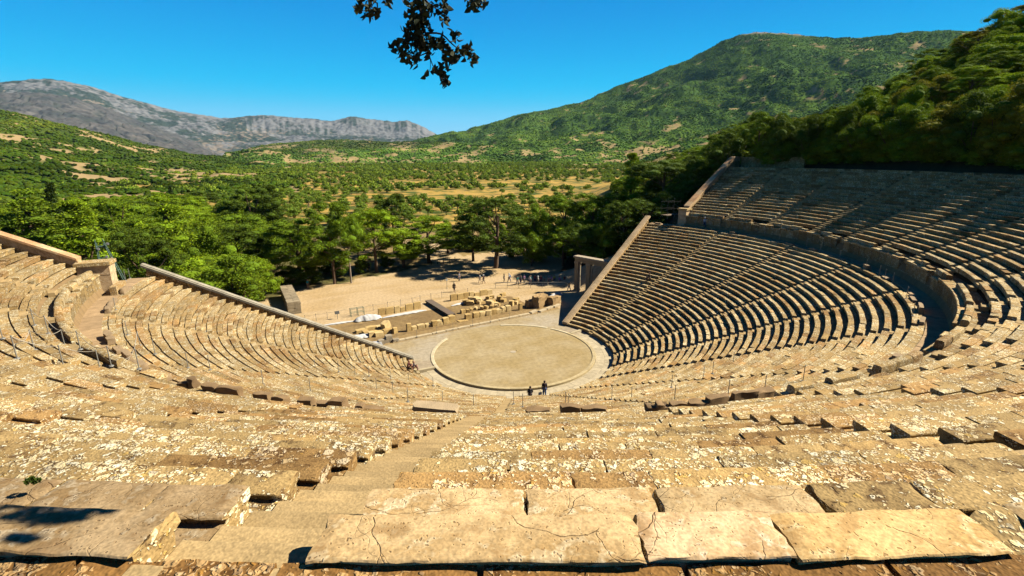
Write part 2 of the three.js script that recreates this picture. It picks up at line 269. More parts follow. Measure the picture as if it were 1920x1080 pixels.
// ---------------------------------------------------------------- orchestra rim and paved drain
{
  const R = rng(3), rim = thing('orchestra_kerb', 'low ring of pale stone kerb round the circular orchestra floor', 'kerb');
  for (let k = 0; k < 32; k++) {
    const t0 = lerp(-150, 115.2, k / 32), t1 = lerp(-150, 115.2, (k + 1) / 32), mb = new MB(), v = 0.9 + 0.2 * R(), seat = abs((t0 + t1) / 2) < 96; mb.tint = seat ? [0.66 * v, 0.54 * v, 0.34 * v] : [0.78 * v, 0.68 * v, 0.5 * v];
    arcStone(mb, [[9.76, -0.3], [9.76, 0.06], [9.79, 0.08], [10.13, 0.08], [10.16, 0.06], [10.16, -0.3]], t0 + 0.05, t1 - 0.05, 4, R() * 3, R() * 3); mesh('kerb_stone', mb.geo(), plainStone, rim);
  }
  for (let k = 0; k < 5; k++) { const mb = new MB(), v = 0.95 + 0.1 * R(); mb.tint = [0.82 * v, 0.73 * v, 0.55 * v]; arcStone(mb, [[9.8, -0.05], [9.8, 0.06], [10.16, 0.06], [10.16, -0.05]], lerp(118.5, 158, k / 5) + 0.04, lerp(118.5, 158, (k + 1) / 5), 4, R(), R()); mesh('kerb_stone', mb.geo(), plainStone, rim); }
  const pave = thing('paved_drain', 'pale slab paving of the sunken walk between orchestra kerb and first seats', 'paving');
  for (let k = 0; k < 46; k++) for (const [ra, rb] of [[10.2, 11.25], [11.27, 12.36]]) {
    const t0 = -95 + k / 46 * 190 + (ra > 11 ? 1.4 : 0), t1 = t0 + 190 / 46, mb = new MB(), v = 0.88 + 0.24 * R(); mb.tint = [0.68 * v, 0.58 * v, 0.43 * v];
    const y = -0.17 + 0.012 * R(); arcStone(mb, [[ra, y - 0.04], [ra, y], [rb, y], [rb, y - 0.04]], t0 + 0.05, t1 - 0.05, 2, R() * 3, R() * 3); mesh('slab', mb.geo(), plainStone, pave);
  }
  for (const t of [-95.4, 96.4]) { const mb = new MB(); mb.tint = [0.66, 0.56, 0.4]; arcStone(mb, [[10.2, -0.2], [10.2, 0.13], [12.5, 0.15], [12.5, -0.2]], t - 1, t + 1, 2, 0, 0); mesh('end_slab', mb.geo(), plainStone, pave); }
}
// ---------------------------------------------------------------- seats
const ord = ['first', 'second', 'third', 'fourth', 'fifth', 'sixth', 'seventh', 'eighth', 'ninth', 'tenth', 'eleventh', 'twelfth'];
const RS = rng(2024);
const seatProfile = (r, h, rise, fine, last) => fine
  ? [[r + 0.07, h - rise - 0.04], [r + 0.05, h - 0.13], [r, h - 0.1], [r - 0.004, h - 0.05], [r + 0.003, h - 0.018], [r + 0.018, h - 0.004], ...Array.from({ length: 9 }, (_, k) => [r + 0.045 + k * 0.04, h]), [r + 0.377, h - 0.002], [r + 0.386, h - 0.012], [r + 0.352, h - 0.03], [r + 0.352, h - 0.075], ...(last ? [[r + 0.352, h - rise - 0.04]] : [[r + 0.55, h - 0.085], [r + 0.81, h - 0.08], [r + 0.81, h - rise - 0.04]])]
  : [[r + 0.07, h - rise - 0.04], [r + 0.05, h - 0.13], [r, h - 0.1], [r, h - 0.016], [r + 0.018, h], [r + 0.375, h], [r + 0.388, h - 0.014], [r + 0.375, h - 0.07], [r + 0.8, h - 0.075], [r + 0.8, h - rise - 0.04]];
function stoneTint(R, pale) { const v = 0.8 + 0.36 * R(), k = R(); const t = k < 0.12 ? [0.78, 0.68, 0.6] : k < 0.24 ? [1.12, 1.08, 1.02] : k < 0.34 ? [1.05, 0.92, 0.82] : [1, 1, 1]; return t.map((q) => q * v * (pale || 1)); }
const nearOf = (r, deg, y) => pol(r, deg, y).distanceTo(CAM);
let blocksBuilt = 0;
const up1 = (r) => abs(r - RUP - STEP) < 0.1;
function seatBlock(mb, r, h, rise, t0, t1, fine, R, ends) {
  if (up1(r) && t0 > -61 && t1 < -16) h -= 0.14;
  const rough = fine ? 1 : 1.9, dh = (R() - 0.5) * 0.016 * rough, dr = (R() - 0.5) * 0.024 * rough, tilt = (R() - 0.5) * 0.012, seed = R() * 50, wear = 0.004 + 0.01 * R(), hurt = R() < (fine ? 0.1 : 0.2) ? 0.03 + 0.07 * R() : 0, side = R() < 0.5 ? 0 : 1;
  const len = (t1 - t0) * D * r, n = fine ? max(10, Math.round(len / 0.05)) : len > 1.6 ? 3 : 2;
  arcStone(mb, seatProfile(r + dr, h + dh, rise, fine, r > RTOP - 0.9), t0, t1, n, R() * 8, R() * 8, (q, k, s, rr) => {
    const e = min(s, 1 - s) * len, w = fine ? wear * (1 - smooth(e, 0, 0.05)) : 0, top = q[1] > h - 0.09 ? 1 : 0;
    let y = q[1] + tilt * (s - 0.5) - w * top * (rr < r + 0.42 ? 1 : 0), x = q[0], z = q[2];
    if (fine) { const d = 0.009 * fbm(x * 2.2 + seed, z * 2.2, 3) + 0.005 * fbm(x * 9, z * 9 + seed, 2); y += d * 1.3; const o = 0.011 * fbm(x * 5 + seed, y * 9 + z * 3, 3) * (rr < r + 0.03 ? 1 : rr > r + 0.37 && rr < r + 0.42 ? 1.3 : 0); x += o * sin((t0 + t1) / 2 * D); z += o * cos((t0 + t1) / 2 * D);
      if (s === 0 || s === 1) { const g = 0.03 * fbm(rr * 7 + seed, y * 7, 3); x += g * cos(t0 * D); z -= g * sin(t0 * D); } }
    if (hurt && rr < r + 0.03) y -= hurt * smooth(side ? s : 1 - s, 0.55, 1);
    return [x, y, z];
  }, ends);
}
const creased = (g) => { const q = mergeVertices(g, 1e-4); g.dispose?.(); q.deleteAttribute('normal'); q.computeVertexNormals(); return toCreasedNormals(q, 0.65); };
function buildWedge(tier, w, label) {
  const up = tier === 'upper', ends = up ? USTAIR : LSTAIR, rows = up ? NU : NL, R = rng((up ? 900 : 300) + w * 7);
  const g = thing(up ? 'upper_seating_wedge' : 'lower_seating_wedge', label, 'seating');
  for (let i = up ? 1 : 0; i < rows; i++) {
    const r = (up ? RUP : R0) + STEP * i, h = up ? upTop(i) : lowTop(i), rise = up ? RU : RISE, half = (up ? 0.5 : 0.4) / r / D;
    let t0 = ends[w] + (w ? half : 0.1), t1 = ends[w + 1] - (w + 2 < ends.length ? half : 0.1);
    const nearest = min(...[0, 0.25, 0.5, 0.75, 1].map((k) => nearOf(r, lerp(t0, t1, k), h))), single = nearest < 31;
    const row = single ? new THREE.Group() : null; if (row) { row.name = 'seat_row'; g.add(row); }
    let all = single ? null : new MB(), t = t0, n = 0;
    const joints = JOINTS[tier + w + ':' + i];
    while (t < t1 - 1e-4) {
      let e = joints && n < joints.length ? joints[n] : t + (0.75 + R() * 0.95) / r / D; if (t1 - e < 0.5 / r / D) e = t1;
      e = min(e, t1);
      const gap = (R() < 0.16 ? 0.02 + 0.03 * R() : 0.005 + 0.009 * R()) / r / D / 2, dist = nearOf(r, (t + e) / 2, h), fine = dist < 8.5, mb = single ? new MB() : all;
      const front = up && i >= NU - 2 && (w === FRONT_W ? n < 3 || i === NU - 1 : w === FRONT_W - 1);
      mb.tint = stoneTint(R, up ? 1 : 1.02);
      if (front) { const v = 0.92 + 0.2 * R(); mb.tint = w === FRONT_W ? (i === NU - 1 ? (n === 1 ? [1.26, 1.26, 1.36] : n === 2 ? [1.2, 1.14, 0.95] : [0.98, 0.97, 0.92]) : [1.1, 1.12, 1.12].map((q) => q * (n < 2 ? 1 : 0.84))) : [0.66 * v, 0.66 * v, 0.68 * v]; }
      const ends = single && front ? new MB() : undefined; if (ends) ends.tint = [1.1, 1.1, 1.1];
      const lost = single && !joints && dist > 14 && R() < 0.012;
      if (!lost) {
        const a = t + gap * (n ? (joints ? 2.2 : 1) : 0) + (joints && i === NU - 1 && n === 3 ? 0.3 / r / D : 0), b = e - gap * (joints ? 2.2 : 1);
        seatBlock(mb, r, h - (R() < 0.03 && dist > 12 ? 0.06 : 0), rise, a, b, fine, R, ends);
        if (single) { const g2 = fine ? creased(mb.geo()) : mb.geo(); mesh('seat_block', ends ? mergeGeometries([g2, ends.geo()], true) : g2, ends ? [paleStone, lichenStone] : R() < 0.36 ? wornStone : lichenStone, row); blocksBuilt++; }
      }
      t = e; n++;
    }
    if (!single) mesh('seat_row', all.geo(), R() < 0.4 ? wornStone : lichenStone, g);
  }
  return g;
}
const degAt = (x, y, i) => theta(atLevel(x, y, upTop(i)));
const FRONT_W = USTAIR.findIndex((t) => t > -34.3 && t < -33.8);
const JOINTS = {
  ['upper' + FRONT_W + ':19']: [degAt(1203, 1010, 19), degAt(1476, 1010, 19), degAt(1868, 1000, 19)],
  ['upper' + FRONT_W + ':18']: [degAt(986, 935, 18), degAt(1228, 935, 18), degAt(1540, 935, 18), degAt(1745, 935, 18)],
};
for (let w = 0; w < 12; w++) buildWedge('lower', w, w < 6 ? `lower seating wedge, ${ord[w]} counting from the left retaining wall, weathered stone` : `lower seating wedge, ${ord[11 - w]} counting from the right retaining wall, shaded stone`);
for (let w = 0; w < USTAIR.length - 1; w++) buildWedge('upper', w,
  w === FRONT_W ? 'foreground upper seating wedge right of the near stair, smooth pale front blocks' : w === FRONT_W - 1 ? 'foreground upper seating wedge left of the near stair, tree shadow on its front block'
    : w < FRONT_W ? `upper seating wedge, ${ord[w]} counting from the left end pier, lichened stone rows` : w < FRONT_W + 4 ? `upper seating wedge, ${ord[w - FRONT_W]} to the right from the near foreground stair, lichened rows`
      : `upper seating wedge, ${ord[USTAIR.length - 2 - w] || 'next'} counting from the right end wall, tree shaded`);

// ---------------------------------------------------------------- stairs between the wedges
function buildStair(tier, k) {
  const up = tier === 'upper', deg = (up ? USTAIR : LSTAIR)[k], rows = up ? NU : NL, R = rng(5000 + k * 3 + (up ? 90 : 0));
  const last = (up ? USTAIR : LSTAIR).length - 1, close = up && abs(deg + 33.9) < 1;
  const label = close ? 'worn stone stair in the foreground running down beside the tree-shadowed blocks' : up ? (deg < -33 ? `upper stair, ${ord[k - 1]} in from the left end wall, worn stone steps` : k - FRONT_W < 7 ? `upper stair, ${ord[k - FRONT_W - 1]} to the right of the near foreground stair` : `upper stair, ${ord[last - k - 1]} in from the right end wall, shaded steps`)
    : k < 6 ? `lower stair, ${ord[k - 1]} in from the left retaining wall, narrow worn steps` : `lower stair, ${ord[last - k - 1]} in from the right retaining wall, narrow worn steps`;
  let all = new MB(); const g = close ? thing('stairway', label, 'stair') : null;
  for (let i = 0; i < rows; i++) for (const [d0, dy] of [[0, -0.23], [0.375, -0.055]]) {
    const r = (up ? RUP : R0) + STEP * i + d0, h = (up ? upTop(i) : lowTop(i)) + dy + (R() - 0.5) * 0.015, half = (up ? 0.502 : 0.402) / r / D, near = close && nearOf(r, deg, h) < 26, mb = near ? new MB() : all, v = 0.86 + 0.26 * R();
    mb.tint = [0.58 * v, 0.42 * v, 0.225 * v];
    const fine = near && nearOf(r, deg, h) < 9, dip = 0.014 * R();
    arcStone(mb, [[r, h - 0.34], [r, h - 0.03], [r + 0.006, h - 0.01], [r + 0.022, h], ...(fine ? [0.08, 0.14, 0.2, 0.26, 0.32].map((q) => [r + q, h]) : []), [r + 0.39, h], [r + 0.39, h - 0.34]], deg - half, deg + half, fine ? 14 : 2, R() * 8, R() * 8,
      fine ? (q, kk, s) => [q[0], q[1] - dip * sin(PI * s) + 0.008 * fbm(q[0] * 4, q[2] * 4, 3), q[2]] : undefined);
    if (near) mesh('step', fine ? creased(mb.geo()) : mb.geo(), plainStone, g);
  }
  if (close) { if (all.p.length) { const m = mesh('far_steps', all.geo(), plainStone, g); m.userData.kind = 'stuff'; } } else tag(mesh('stairway', all.geo(), plainStone, scene), label, 'stair');
}
for (let k = 1; k < 12; k++) buildStair('lower', k);
for (let k = 1; k < USTAIR.length - 1; k++) buildStair('upper', k);

// ---------------------------------------------------------------- the gangway between the tiers
{
  const R = rng(41), path = thing('gangway_paving', 'worn slab paving of the level gangway between the two tiers of seats', 'paving');
  for (let t = -THL + 0.5; t < THL;) {
    const e = min(t + 1.6 + 1.6 * R(), THL), mb = new MB(), v = 0.8 + 0.3 * R(), y = PATH_Y + 0.02 * R(); mb.tint = [0.6 * v, 0.42 * v, 0.26 * v];
    arcStone(mb, [[37.82, y - 0.2], [37.82, y], [39.24, y], [39.24, y - 0.2]], t + 0.03, e - 0.03, 2, R() * 4, R() * 4); mesh('slab', mb.geo(), plainStone, path); t = e;
  }
  const wall = thing('podium_wall', 'upright stone panels facing the gangway below the upper tier of seats', 'wall');
  for (let t = -THU; t < THU - 0.2;) { // orthostats and their coping, broken down in the middle and at the near left
    const e = min(t + (0.8 + 0.7 * R()) / 39.3 / D, THU), gapAt = USTAIR.some((s) => abs(s - (t + e) / 2) < 0.5 && abs(s) < 99), ruined = t > -58 && t < -17;
    const v = 0.72 + 0.42 * R(), mb = new MB(), lean = (R() - 0.5) * 0.09; mb.tint = [0.8 * v, 0.8 * v, 0.8 * v];
    const top = gapAt ? PATH_Y + 0.7 : H0 - 0.16 - (ruined ? 0.3 + 0.5 * R() : R() < 0.15 ? 0.25 : 0.06 * R());
    arcStone(mb, [[39.26 + lean, PATH_Y - 0.3], [39.24, PATH_Y + 0.2], [39.26, top - 0.03], [39.29, top], [39.9, top], [39.9, PATH_Y - 0.3]], t + 0.045, e - 0.045, 2, R() * 8, R() * 8); mesh('panel', mb.geo(), R() < 0.5 ? wornStone : lichenStone, wall);
    if (!gapAt && !(ruined && R() < 0.8) && R() < 0.93) { const cb = new MB(); cb.tint = stoneTint(R, 1.05); const y = top + 0.02; arcStone(cb, [[39.2, y], [39.16, y + 0.06], [39.17, y + 0.2], [39.2, y + 0.22], [39.72, y + 0.22], [39.74, y]], t + 0.04, e - 0.04, 2, R() * 8, R() * 8); mesh('coping_stone', cb.geo(), lichenStone, wall); }
    t = e;
  }
  // first row above the wall: seats with backs, and rubble where they are lost
  const bench = thing('backed_bench_row', 'broken row of stone seats with upright backs along the gangway wall top', 'bench');
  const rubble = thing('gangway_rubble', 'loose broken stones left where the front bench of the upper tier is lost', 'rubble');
  for (let t = -THU + 1; t < THU - 0.5;) {
    const len = 0.9 + 0.9 * R(), e = t + len / 39.8 / D, mid = (t + e) / 2, stair = USTAIR.some((s) => abs(s - mid) < 0.95);
    const have = (mid > -15.8 && R() < 0.93) || (mid < -61 && R() < 0.9);
    const fl = new MB(); fl.tint = stoneTint(R, 0.8); arcStone(fl, [[39.7, H0 - 0.5], [39.7, H0 + 0.0], [40.68, H0 + 0.02], [40.68, H0 - 0.5]], t + 0.02, e - 0.02, 2, R() * 8, R() * 8); mesh('walk_slab', fl.geo(), lichenStone, bench);
    if (!stair && have) {
      const mb = new MB(), y = H0 + 0.46 - (R() < 0.25 ? 0.05 + 0.2 * R() : 0.03 * R()), bow = 0.05 * R(); mb.tint = stoneTint(R, 0.92); const sd = R() * 40;
      arcStone(mb, [[39.5, H0], [39.52, y - 0.1], [39.56, y - 0.02], [39.62, y], [39.82, y], [39.9, y - 0.04], [39.93, y - 0.16], [39.9 + bow, H0 + 0.05], [39.88, H0]], t + 0.05, e - 0.05, 5, R() * 8, R() * 8, (q, k, s) => [q[0] + 0.05 * n3(q[0] * 3, q[1] * 4, q[2] * 3 + sd), q[1] + 0.06 * n3(q[0] * 2 + sd, q[1] * 2, q[2] * 2), q[2] + 0.05 * n3(q[2] * 3, q[0] * 3 + sd, q[1] * 4)]);
      mesh('bench_back', creased(mb.geo()), lichenStone, bench);
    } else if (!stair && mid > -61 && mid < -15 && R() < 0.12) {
      for (let k = 0; k < 2; k++) { const m = mesh('broken_stone', roughGeo(0.3 + 0.6 * R(), 0.1 + 0.3 * R(), 0.3 + 0.3 * R(), 300 + t + k, 0.28, 5), rockOf(0.24, 0.155, 0.075), rubble); m.position.copy(pol(39.4 + 0.4 * R(), mid + (R() - 0.5) * 1.4, H0 - 0.03)); m.rotation.y = mid * D + (R() - 0.5) * 0.8; }  // stone colour darkened to carry the shade of their faces and gaps
    }
    t = e;
  }
  const thAtX = (x) => { let best = 0, e = 1e9; for (let t = -80; t < 0; t += 0.1) { const v = abs(960 + 960 * pol(39.7, t, H0 + 0.5).project(camera).x - x); if (v < e) { e = v; best = t; } } return best; };
  for (const [x, y, px, hh] of [[632, 746, 30, 0.5], [575, 729, 26, 0.36], [606, 738, 22, 0.26], [430, 712, 44, 0.34], [492, 727, 30, 0.3], [395, 712, 28, 0.3], [524, 733, 26, 0.22], [674, 752, 16, 0.28], [700, 752, 40, 0.16], [785, 763, 24, 0.25], [1010, 768, 46, 0.34], [1068, 767, 40, 0.5], [1112, 768, 52, 0.34], [1236, 764, 16, 0.3], [1272, 762, 30, 0.26], [1310, 757, 34, 0.22], [1346, 752, 46, 0.42], [1395, 748, 48, 0.5], [1432, 740, 40, 0.36]]) {
    const th = thAtX(x), q = pol(39.7, th, H0), d = hypot(q.x - CAM.x, q.z - CAM.z), w = px * d * 1.06 / FOC, m = mesh('broken_stone', roughGeo(w, hh * 0.7 + 0.2, 0.36, x, 0.17, 6), rockOf(0.36, 0.235, 0.115), rubble); m.position.copy(pol(39.72, th, H0 - 0.05)); m.rotation.y = th * D + (R() - 0.5) * 0.25;
  }
  const slabTh = thAtX(820), sm = mesh('broken_slab', boxStone(1.75, 0.16, 0.5, 4), rockOf(0.6, 0.46, 0.28), rubble); sm.position.copy(pol(39.9, slabTh, H0 + 0.42)); sm.rotation.y = slabTh * D; sm.rotation.x = 0.1;
  // the last row of the lower tier keeps some of its backs
  const low = thing('lower_back_stones', 'patchy line of broken back stones along the lower edge of the gangway', 'bench');
  for (let t = -THL + 3; t < THL - 3;) { const e = t + (0.7 + 0.9 * R()) / 37.6 / D, mid = (t + e) / 2, p = mid < -62 ? 0.5 : mid > 5 ? 0.3 : 0.12; if (R() < p && !LSTAIR.some((s) => abs(s - mid) < 0.9)) { const m = mesh('back_stone', roughGeo((e - t) * D * 37, 0.16 + 0.36 * R(), 0.3 + 0.12 * R(), 500 + t, 0.1), rockOf(0.46, 0.33, 0.19), low); m.position.copy(pol(37.62, mid, PATH_Y - 0.03)); m.rotation.y = mid * D + (R() - 0.5) * 0.14; } t = e + (R() < 0.3 ? 1 : 0); }
}
// ---------------------------------------------------------------- top walk, end walls, piers
{
  const R = rng(61), walk = thing('rim_walk', 'rough brown stone and earth walk along the top edge of the theatre', 'paving');
  for (let t = -THU; t < THU;) { const near = abs(t + 32) < 14, e = min(t + (near ? 1.2 : 3 + R()) , THU), mb = new MB(), y = upTop(NU - 1) - 0.055, v = 0.8 + 0.3 * R(); mb.tint = [0.62 * v, 0.47 * v, 0.34 * v]; const nr = near ? 12 : 1; const top = Array.from({ length: nr + 1 }, (_, k) => [54.51 + k / nr * 3.86, y]);
    arcStone(mb, [[54.51, y - 0.4], ...top, [58.37, y - 0.4]], t + 0.02, e - 0.02, near ? 12 : 2, R() * 5, R() * 5, near ? (q) => [q[0], q[1] + 0.03 * fbm(q[0] * 2.5, q[2] * 2.5, 3), q[2]] : undefined); mesh('walk_stone', near ? creased(mb.geo()) : mb.geo(), lichenStone, walk); t = e; }
}
function radialBox(mb, deg, rA, rB, yTA, yTB, yBA, yBB, l0, l1) { // a straight piece of wall along a line from the orchestra centre; l = metres outward from that line
  const s = Math.sign(deg), ex = sin(deg * D), ez = cos(deg * D), nx = s * cos(deg * D), nz = -s * sin(deg * D);
  const P = (r, l, y) => [ex * r + nx * l, y, ez * r + nz * l], a = [P(rA, l0, yBA), P(rB, l0, yBB), P(rB, l0, yTB), P(rA, l0, yTA)], b = [P(rA, l1, yBA), P(rB, l1, yBB), P(rB, l1, yTB), P(rA, l1, yTA)];
  const o = (rA * 0.37 + deg) % 7, q = (v0, v1, v2, v3, w, h, k) => s > 0 ? mb.quad(v3, v2, v1, v0, [o, k + h / 4], [o + w / 4, k + h / 4], [o + w / 4, k], [o, k]) : mb.quad(v0, v1, v2, v3, [o, k], [o + w / 4, k], [o + w / 4, k + h / 4], [o, k + h / 4]);
  const w = rB - rA, h = yTA - yBA, l = l1 - l0;
  q(a[1], a[0], a[3], a[2], w, h, 0); q(b[0], b[1], b[2], b[3], w, h, 0.3); q(a[0], b[0], b[3], a[3], l, h, 0.6); q(b[1], a[1], a[2], b[2], l, h, 0.1); q(a[3], b[3], b[2], a[2], l, w, 0.8);
}
{
  const R = rng(71);
  for (const s of [-1, 1]) {
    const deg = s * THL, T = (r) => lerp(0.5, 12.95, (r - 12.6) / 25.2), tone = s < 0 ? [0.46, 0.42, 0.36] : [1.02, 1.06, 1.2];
    const wall = thing('lower_end_wall', s < 0 ? 'sloping retaining wall with grey coping closing the left end of lower seats' : 'sloping retaining wall with pale coping closing the right end of lower seats', 'wall');
    for (let r = 12.4; r < 37.7;) { // courses of small stones step up under the coping
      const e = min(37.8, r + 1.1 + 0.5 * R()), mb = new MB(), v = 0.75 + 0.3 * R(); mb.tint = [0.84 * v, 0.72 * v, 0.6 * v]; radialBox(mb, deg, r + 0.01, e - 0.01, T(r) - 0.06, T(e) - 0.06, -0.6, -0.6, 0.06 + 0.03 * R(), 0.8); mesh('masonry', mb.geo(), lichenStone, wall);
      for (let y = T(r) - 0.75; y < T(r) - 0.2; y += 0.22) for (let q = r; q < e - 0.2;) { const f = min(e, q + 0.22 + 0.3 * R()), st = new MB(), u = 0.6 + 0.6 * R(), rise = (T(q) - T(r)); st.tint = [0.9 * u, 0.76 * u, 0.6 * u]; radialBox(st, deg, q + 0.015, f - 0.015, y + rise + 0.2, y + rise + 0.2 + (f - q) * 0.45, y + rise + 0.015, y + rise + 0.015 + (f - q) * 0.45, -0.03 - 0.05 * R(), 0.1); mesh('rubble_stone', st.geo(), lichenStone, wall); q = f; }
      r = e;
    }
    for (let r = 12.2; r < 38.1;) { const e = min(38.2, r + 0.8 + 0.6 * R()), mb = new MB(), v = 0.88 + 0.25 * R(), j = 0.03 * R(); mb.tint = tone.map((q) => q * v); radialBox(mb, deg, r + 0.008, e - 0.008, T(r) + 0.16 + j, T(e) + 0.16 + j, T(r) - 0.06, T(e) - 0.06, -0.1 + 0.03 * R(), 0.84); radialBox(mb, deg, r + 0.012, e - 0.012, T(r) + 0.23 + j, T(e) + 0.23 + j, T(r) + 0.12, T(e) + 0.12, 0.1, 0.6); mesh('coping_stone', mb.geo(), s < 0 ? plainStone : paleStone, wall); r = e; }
    // upper tier
    const degU = s * THU, TU = (r) => lerp(H0 + 0.95, upTop(NU - 1) + 1.15, (r - 40) / 15), end = s > 0 ? 58.6 : 57.5;
    const uw = thing('upper_end_wall', s < 0 ? 'sloping wall with pinkish coping and pale pier at the left end of upper seats' : 'sloping pale wall with reddish coping closing the right end of upper seats', 'wall');
    const topOf = (r) => TU(min(r, 56));
    for (let r = 40.6; r < end - 0.1;) { const e = min(end, r + 1 + 0.7 * R()), v = 0.9 + 0.2 * R(), mb = new MB(); mb.tint = [1.05 * v, 1.05 * v, 1.15 * v]; radialBox(mb, degU, r + 0.006, e - 0.006, topOf(r), topOf(e), topOf(r) - 0.62, topOf(e) - 0.62, 0.05, 0.85); mesh('upper_course', mb.geo(), paleStone, uw);
      const lb = new MB(), v2 = 0.85 + 0.25 * R(); lb.tint = [0.92 * v2, 0.82 * v2, 0.7 * v2]; radialBox(lb, degU, r + 0.012, e - 0.012, topOf(r) - 0.62, topOf(e) - 0.62, s > 0 ? 2 : 4, s > 0 ? 2 : 4, 0.08, 0.82); mesh('lower_course', lb.geo(), lichenStone, uw);
      const cb = new MB(), red = R() < 0.5; cb.tint = (red ? [1.02, 0.86, 0.86] : [1.12, 1.1, 1.2]).map((q) => q * v); radialBox(cb, degU, r + 0.01, e - 0.01, topOf(r) + 0.2, topOf(e) + 0.2, topOf(r), topOf(e), -0.1, 0.95); mesh('coping_stone', cb.geo(), paleStone, uw); r = e; }
    const pier = thing('end_pier', s < 0 ? 'square pale stone pier with flat cap at the left end of the gangway' : 'square pale stone pier at the right end of the gangway beside the bank', 'pier');
    const pr = s < 0 ? [38.4, 40.7] : [39.2, 40.7], py = s < 0 ? H0 + 0.75 : H0 + 0.8;
    for (const [y0, y1, o] of [[PATH_Y - 3, PATH_Y + 0.9, 0], [PATH_Y + 0.91, H0 - 0.1, 0.02], [H0 - 0.09, py, 0]]) { const mb = new MB(); mb.tint = [1.15, 1.2, 1.4]; radialBox(mb, degU, pr[0] + o, pr[1], y1, y1, y0, y0, -0.35 + o, 1.1 - o); mesh('block', mb.geo(), paleStone, pier); }
    const cap = new MB(); cap.tint = [1.05, 1, 0.92]; radialBox(cap, degU, pr[0] - 0.14, pr[1] + 0.1, py + 0.3, py + 0.3, py + 0.004, py + 0.004, -0.5, 1.25); mesh('cap', cap.geo(), lichenStone, pier);
    if (s < 0) { const sh = new MB(); sh.tint = [1.0, 0.92, 0.85]; radialBox(sh, degU, pr[0] - 0.5, pr[0] - 0.02, PATH_Y + 0.75, PATH_Y + 0.75, PATH_Y - 2, PATH_Y - 2, -1.4, 1.2); mesh('shelf', sh.geo(), lichenStone, pier); }
    if (s > 0) { const bw = thing('back_wall', 'low tan stone wall along the rim where the right end wall stops', 'wall'); for (let t = THU - 0.2; t > 88.5;) { const e = t - 1.1 - 0.4 * R(), mb = new MB(), v = 0.85 + 0.25 * R(), y = topOf(58); mb.tint = [0.86 * v, 0.76 * v, 0.62 * v]; arcStone(mb, [[58.4, y - 3], [58.4, y + 0.1], [59.1, y + 0.1], [59.1, y - 3]], e + 0.02, t - 0.02, 2, R() * 4, R() * 4); mesh('wall_block', mb.geo(), lichenStone, bw); t = e; } }
  }
}

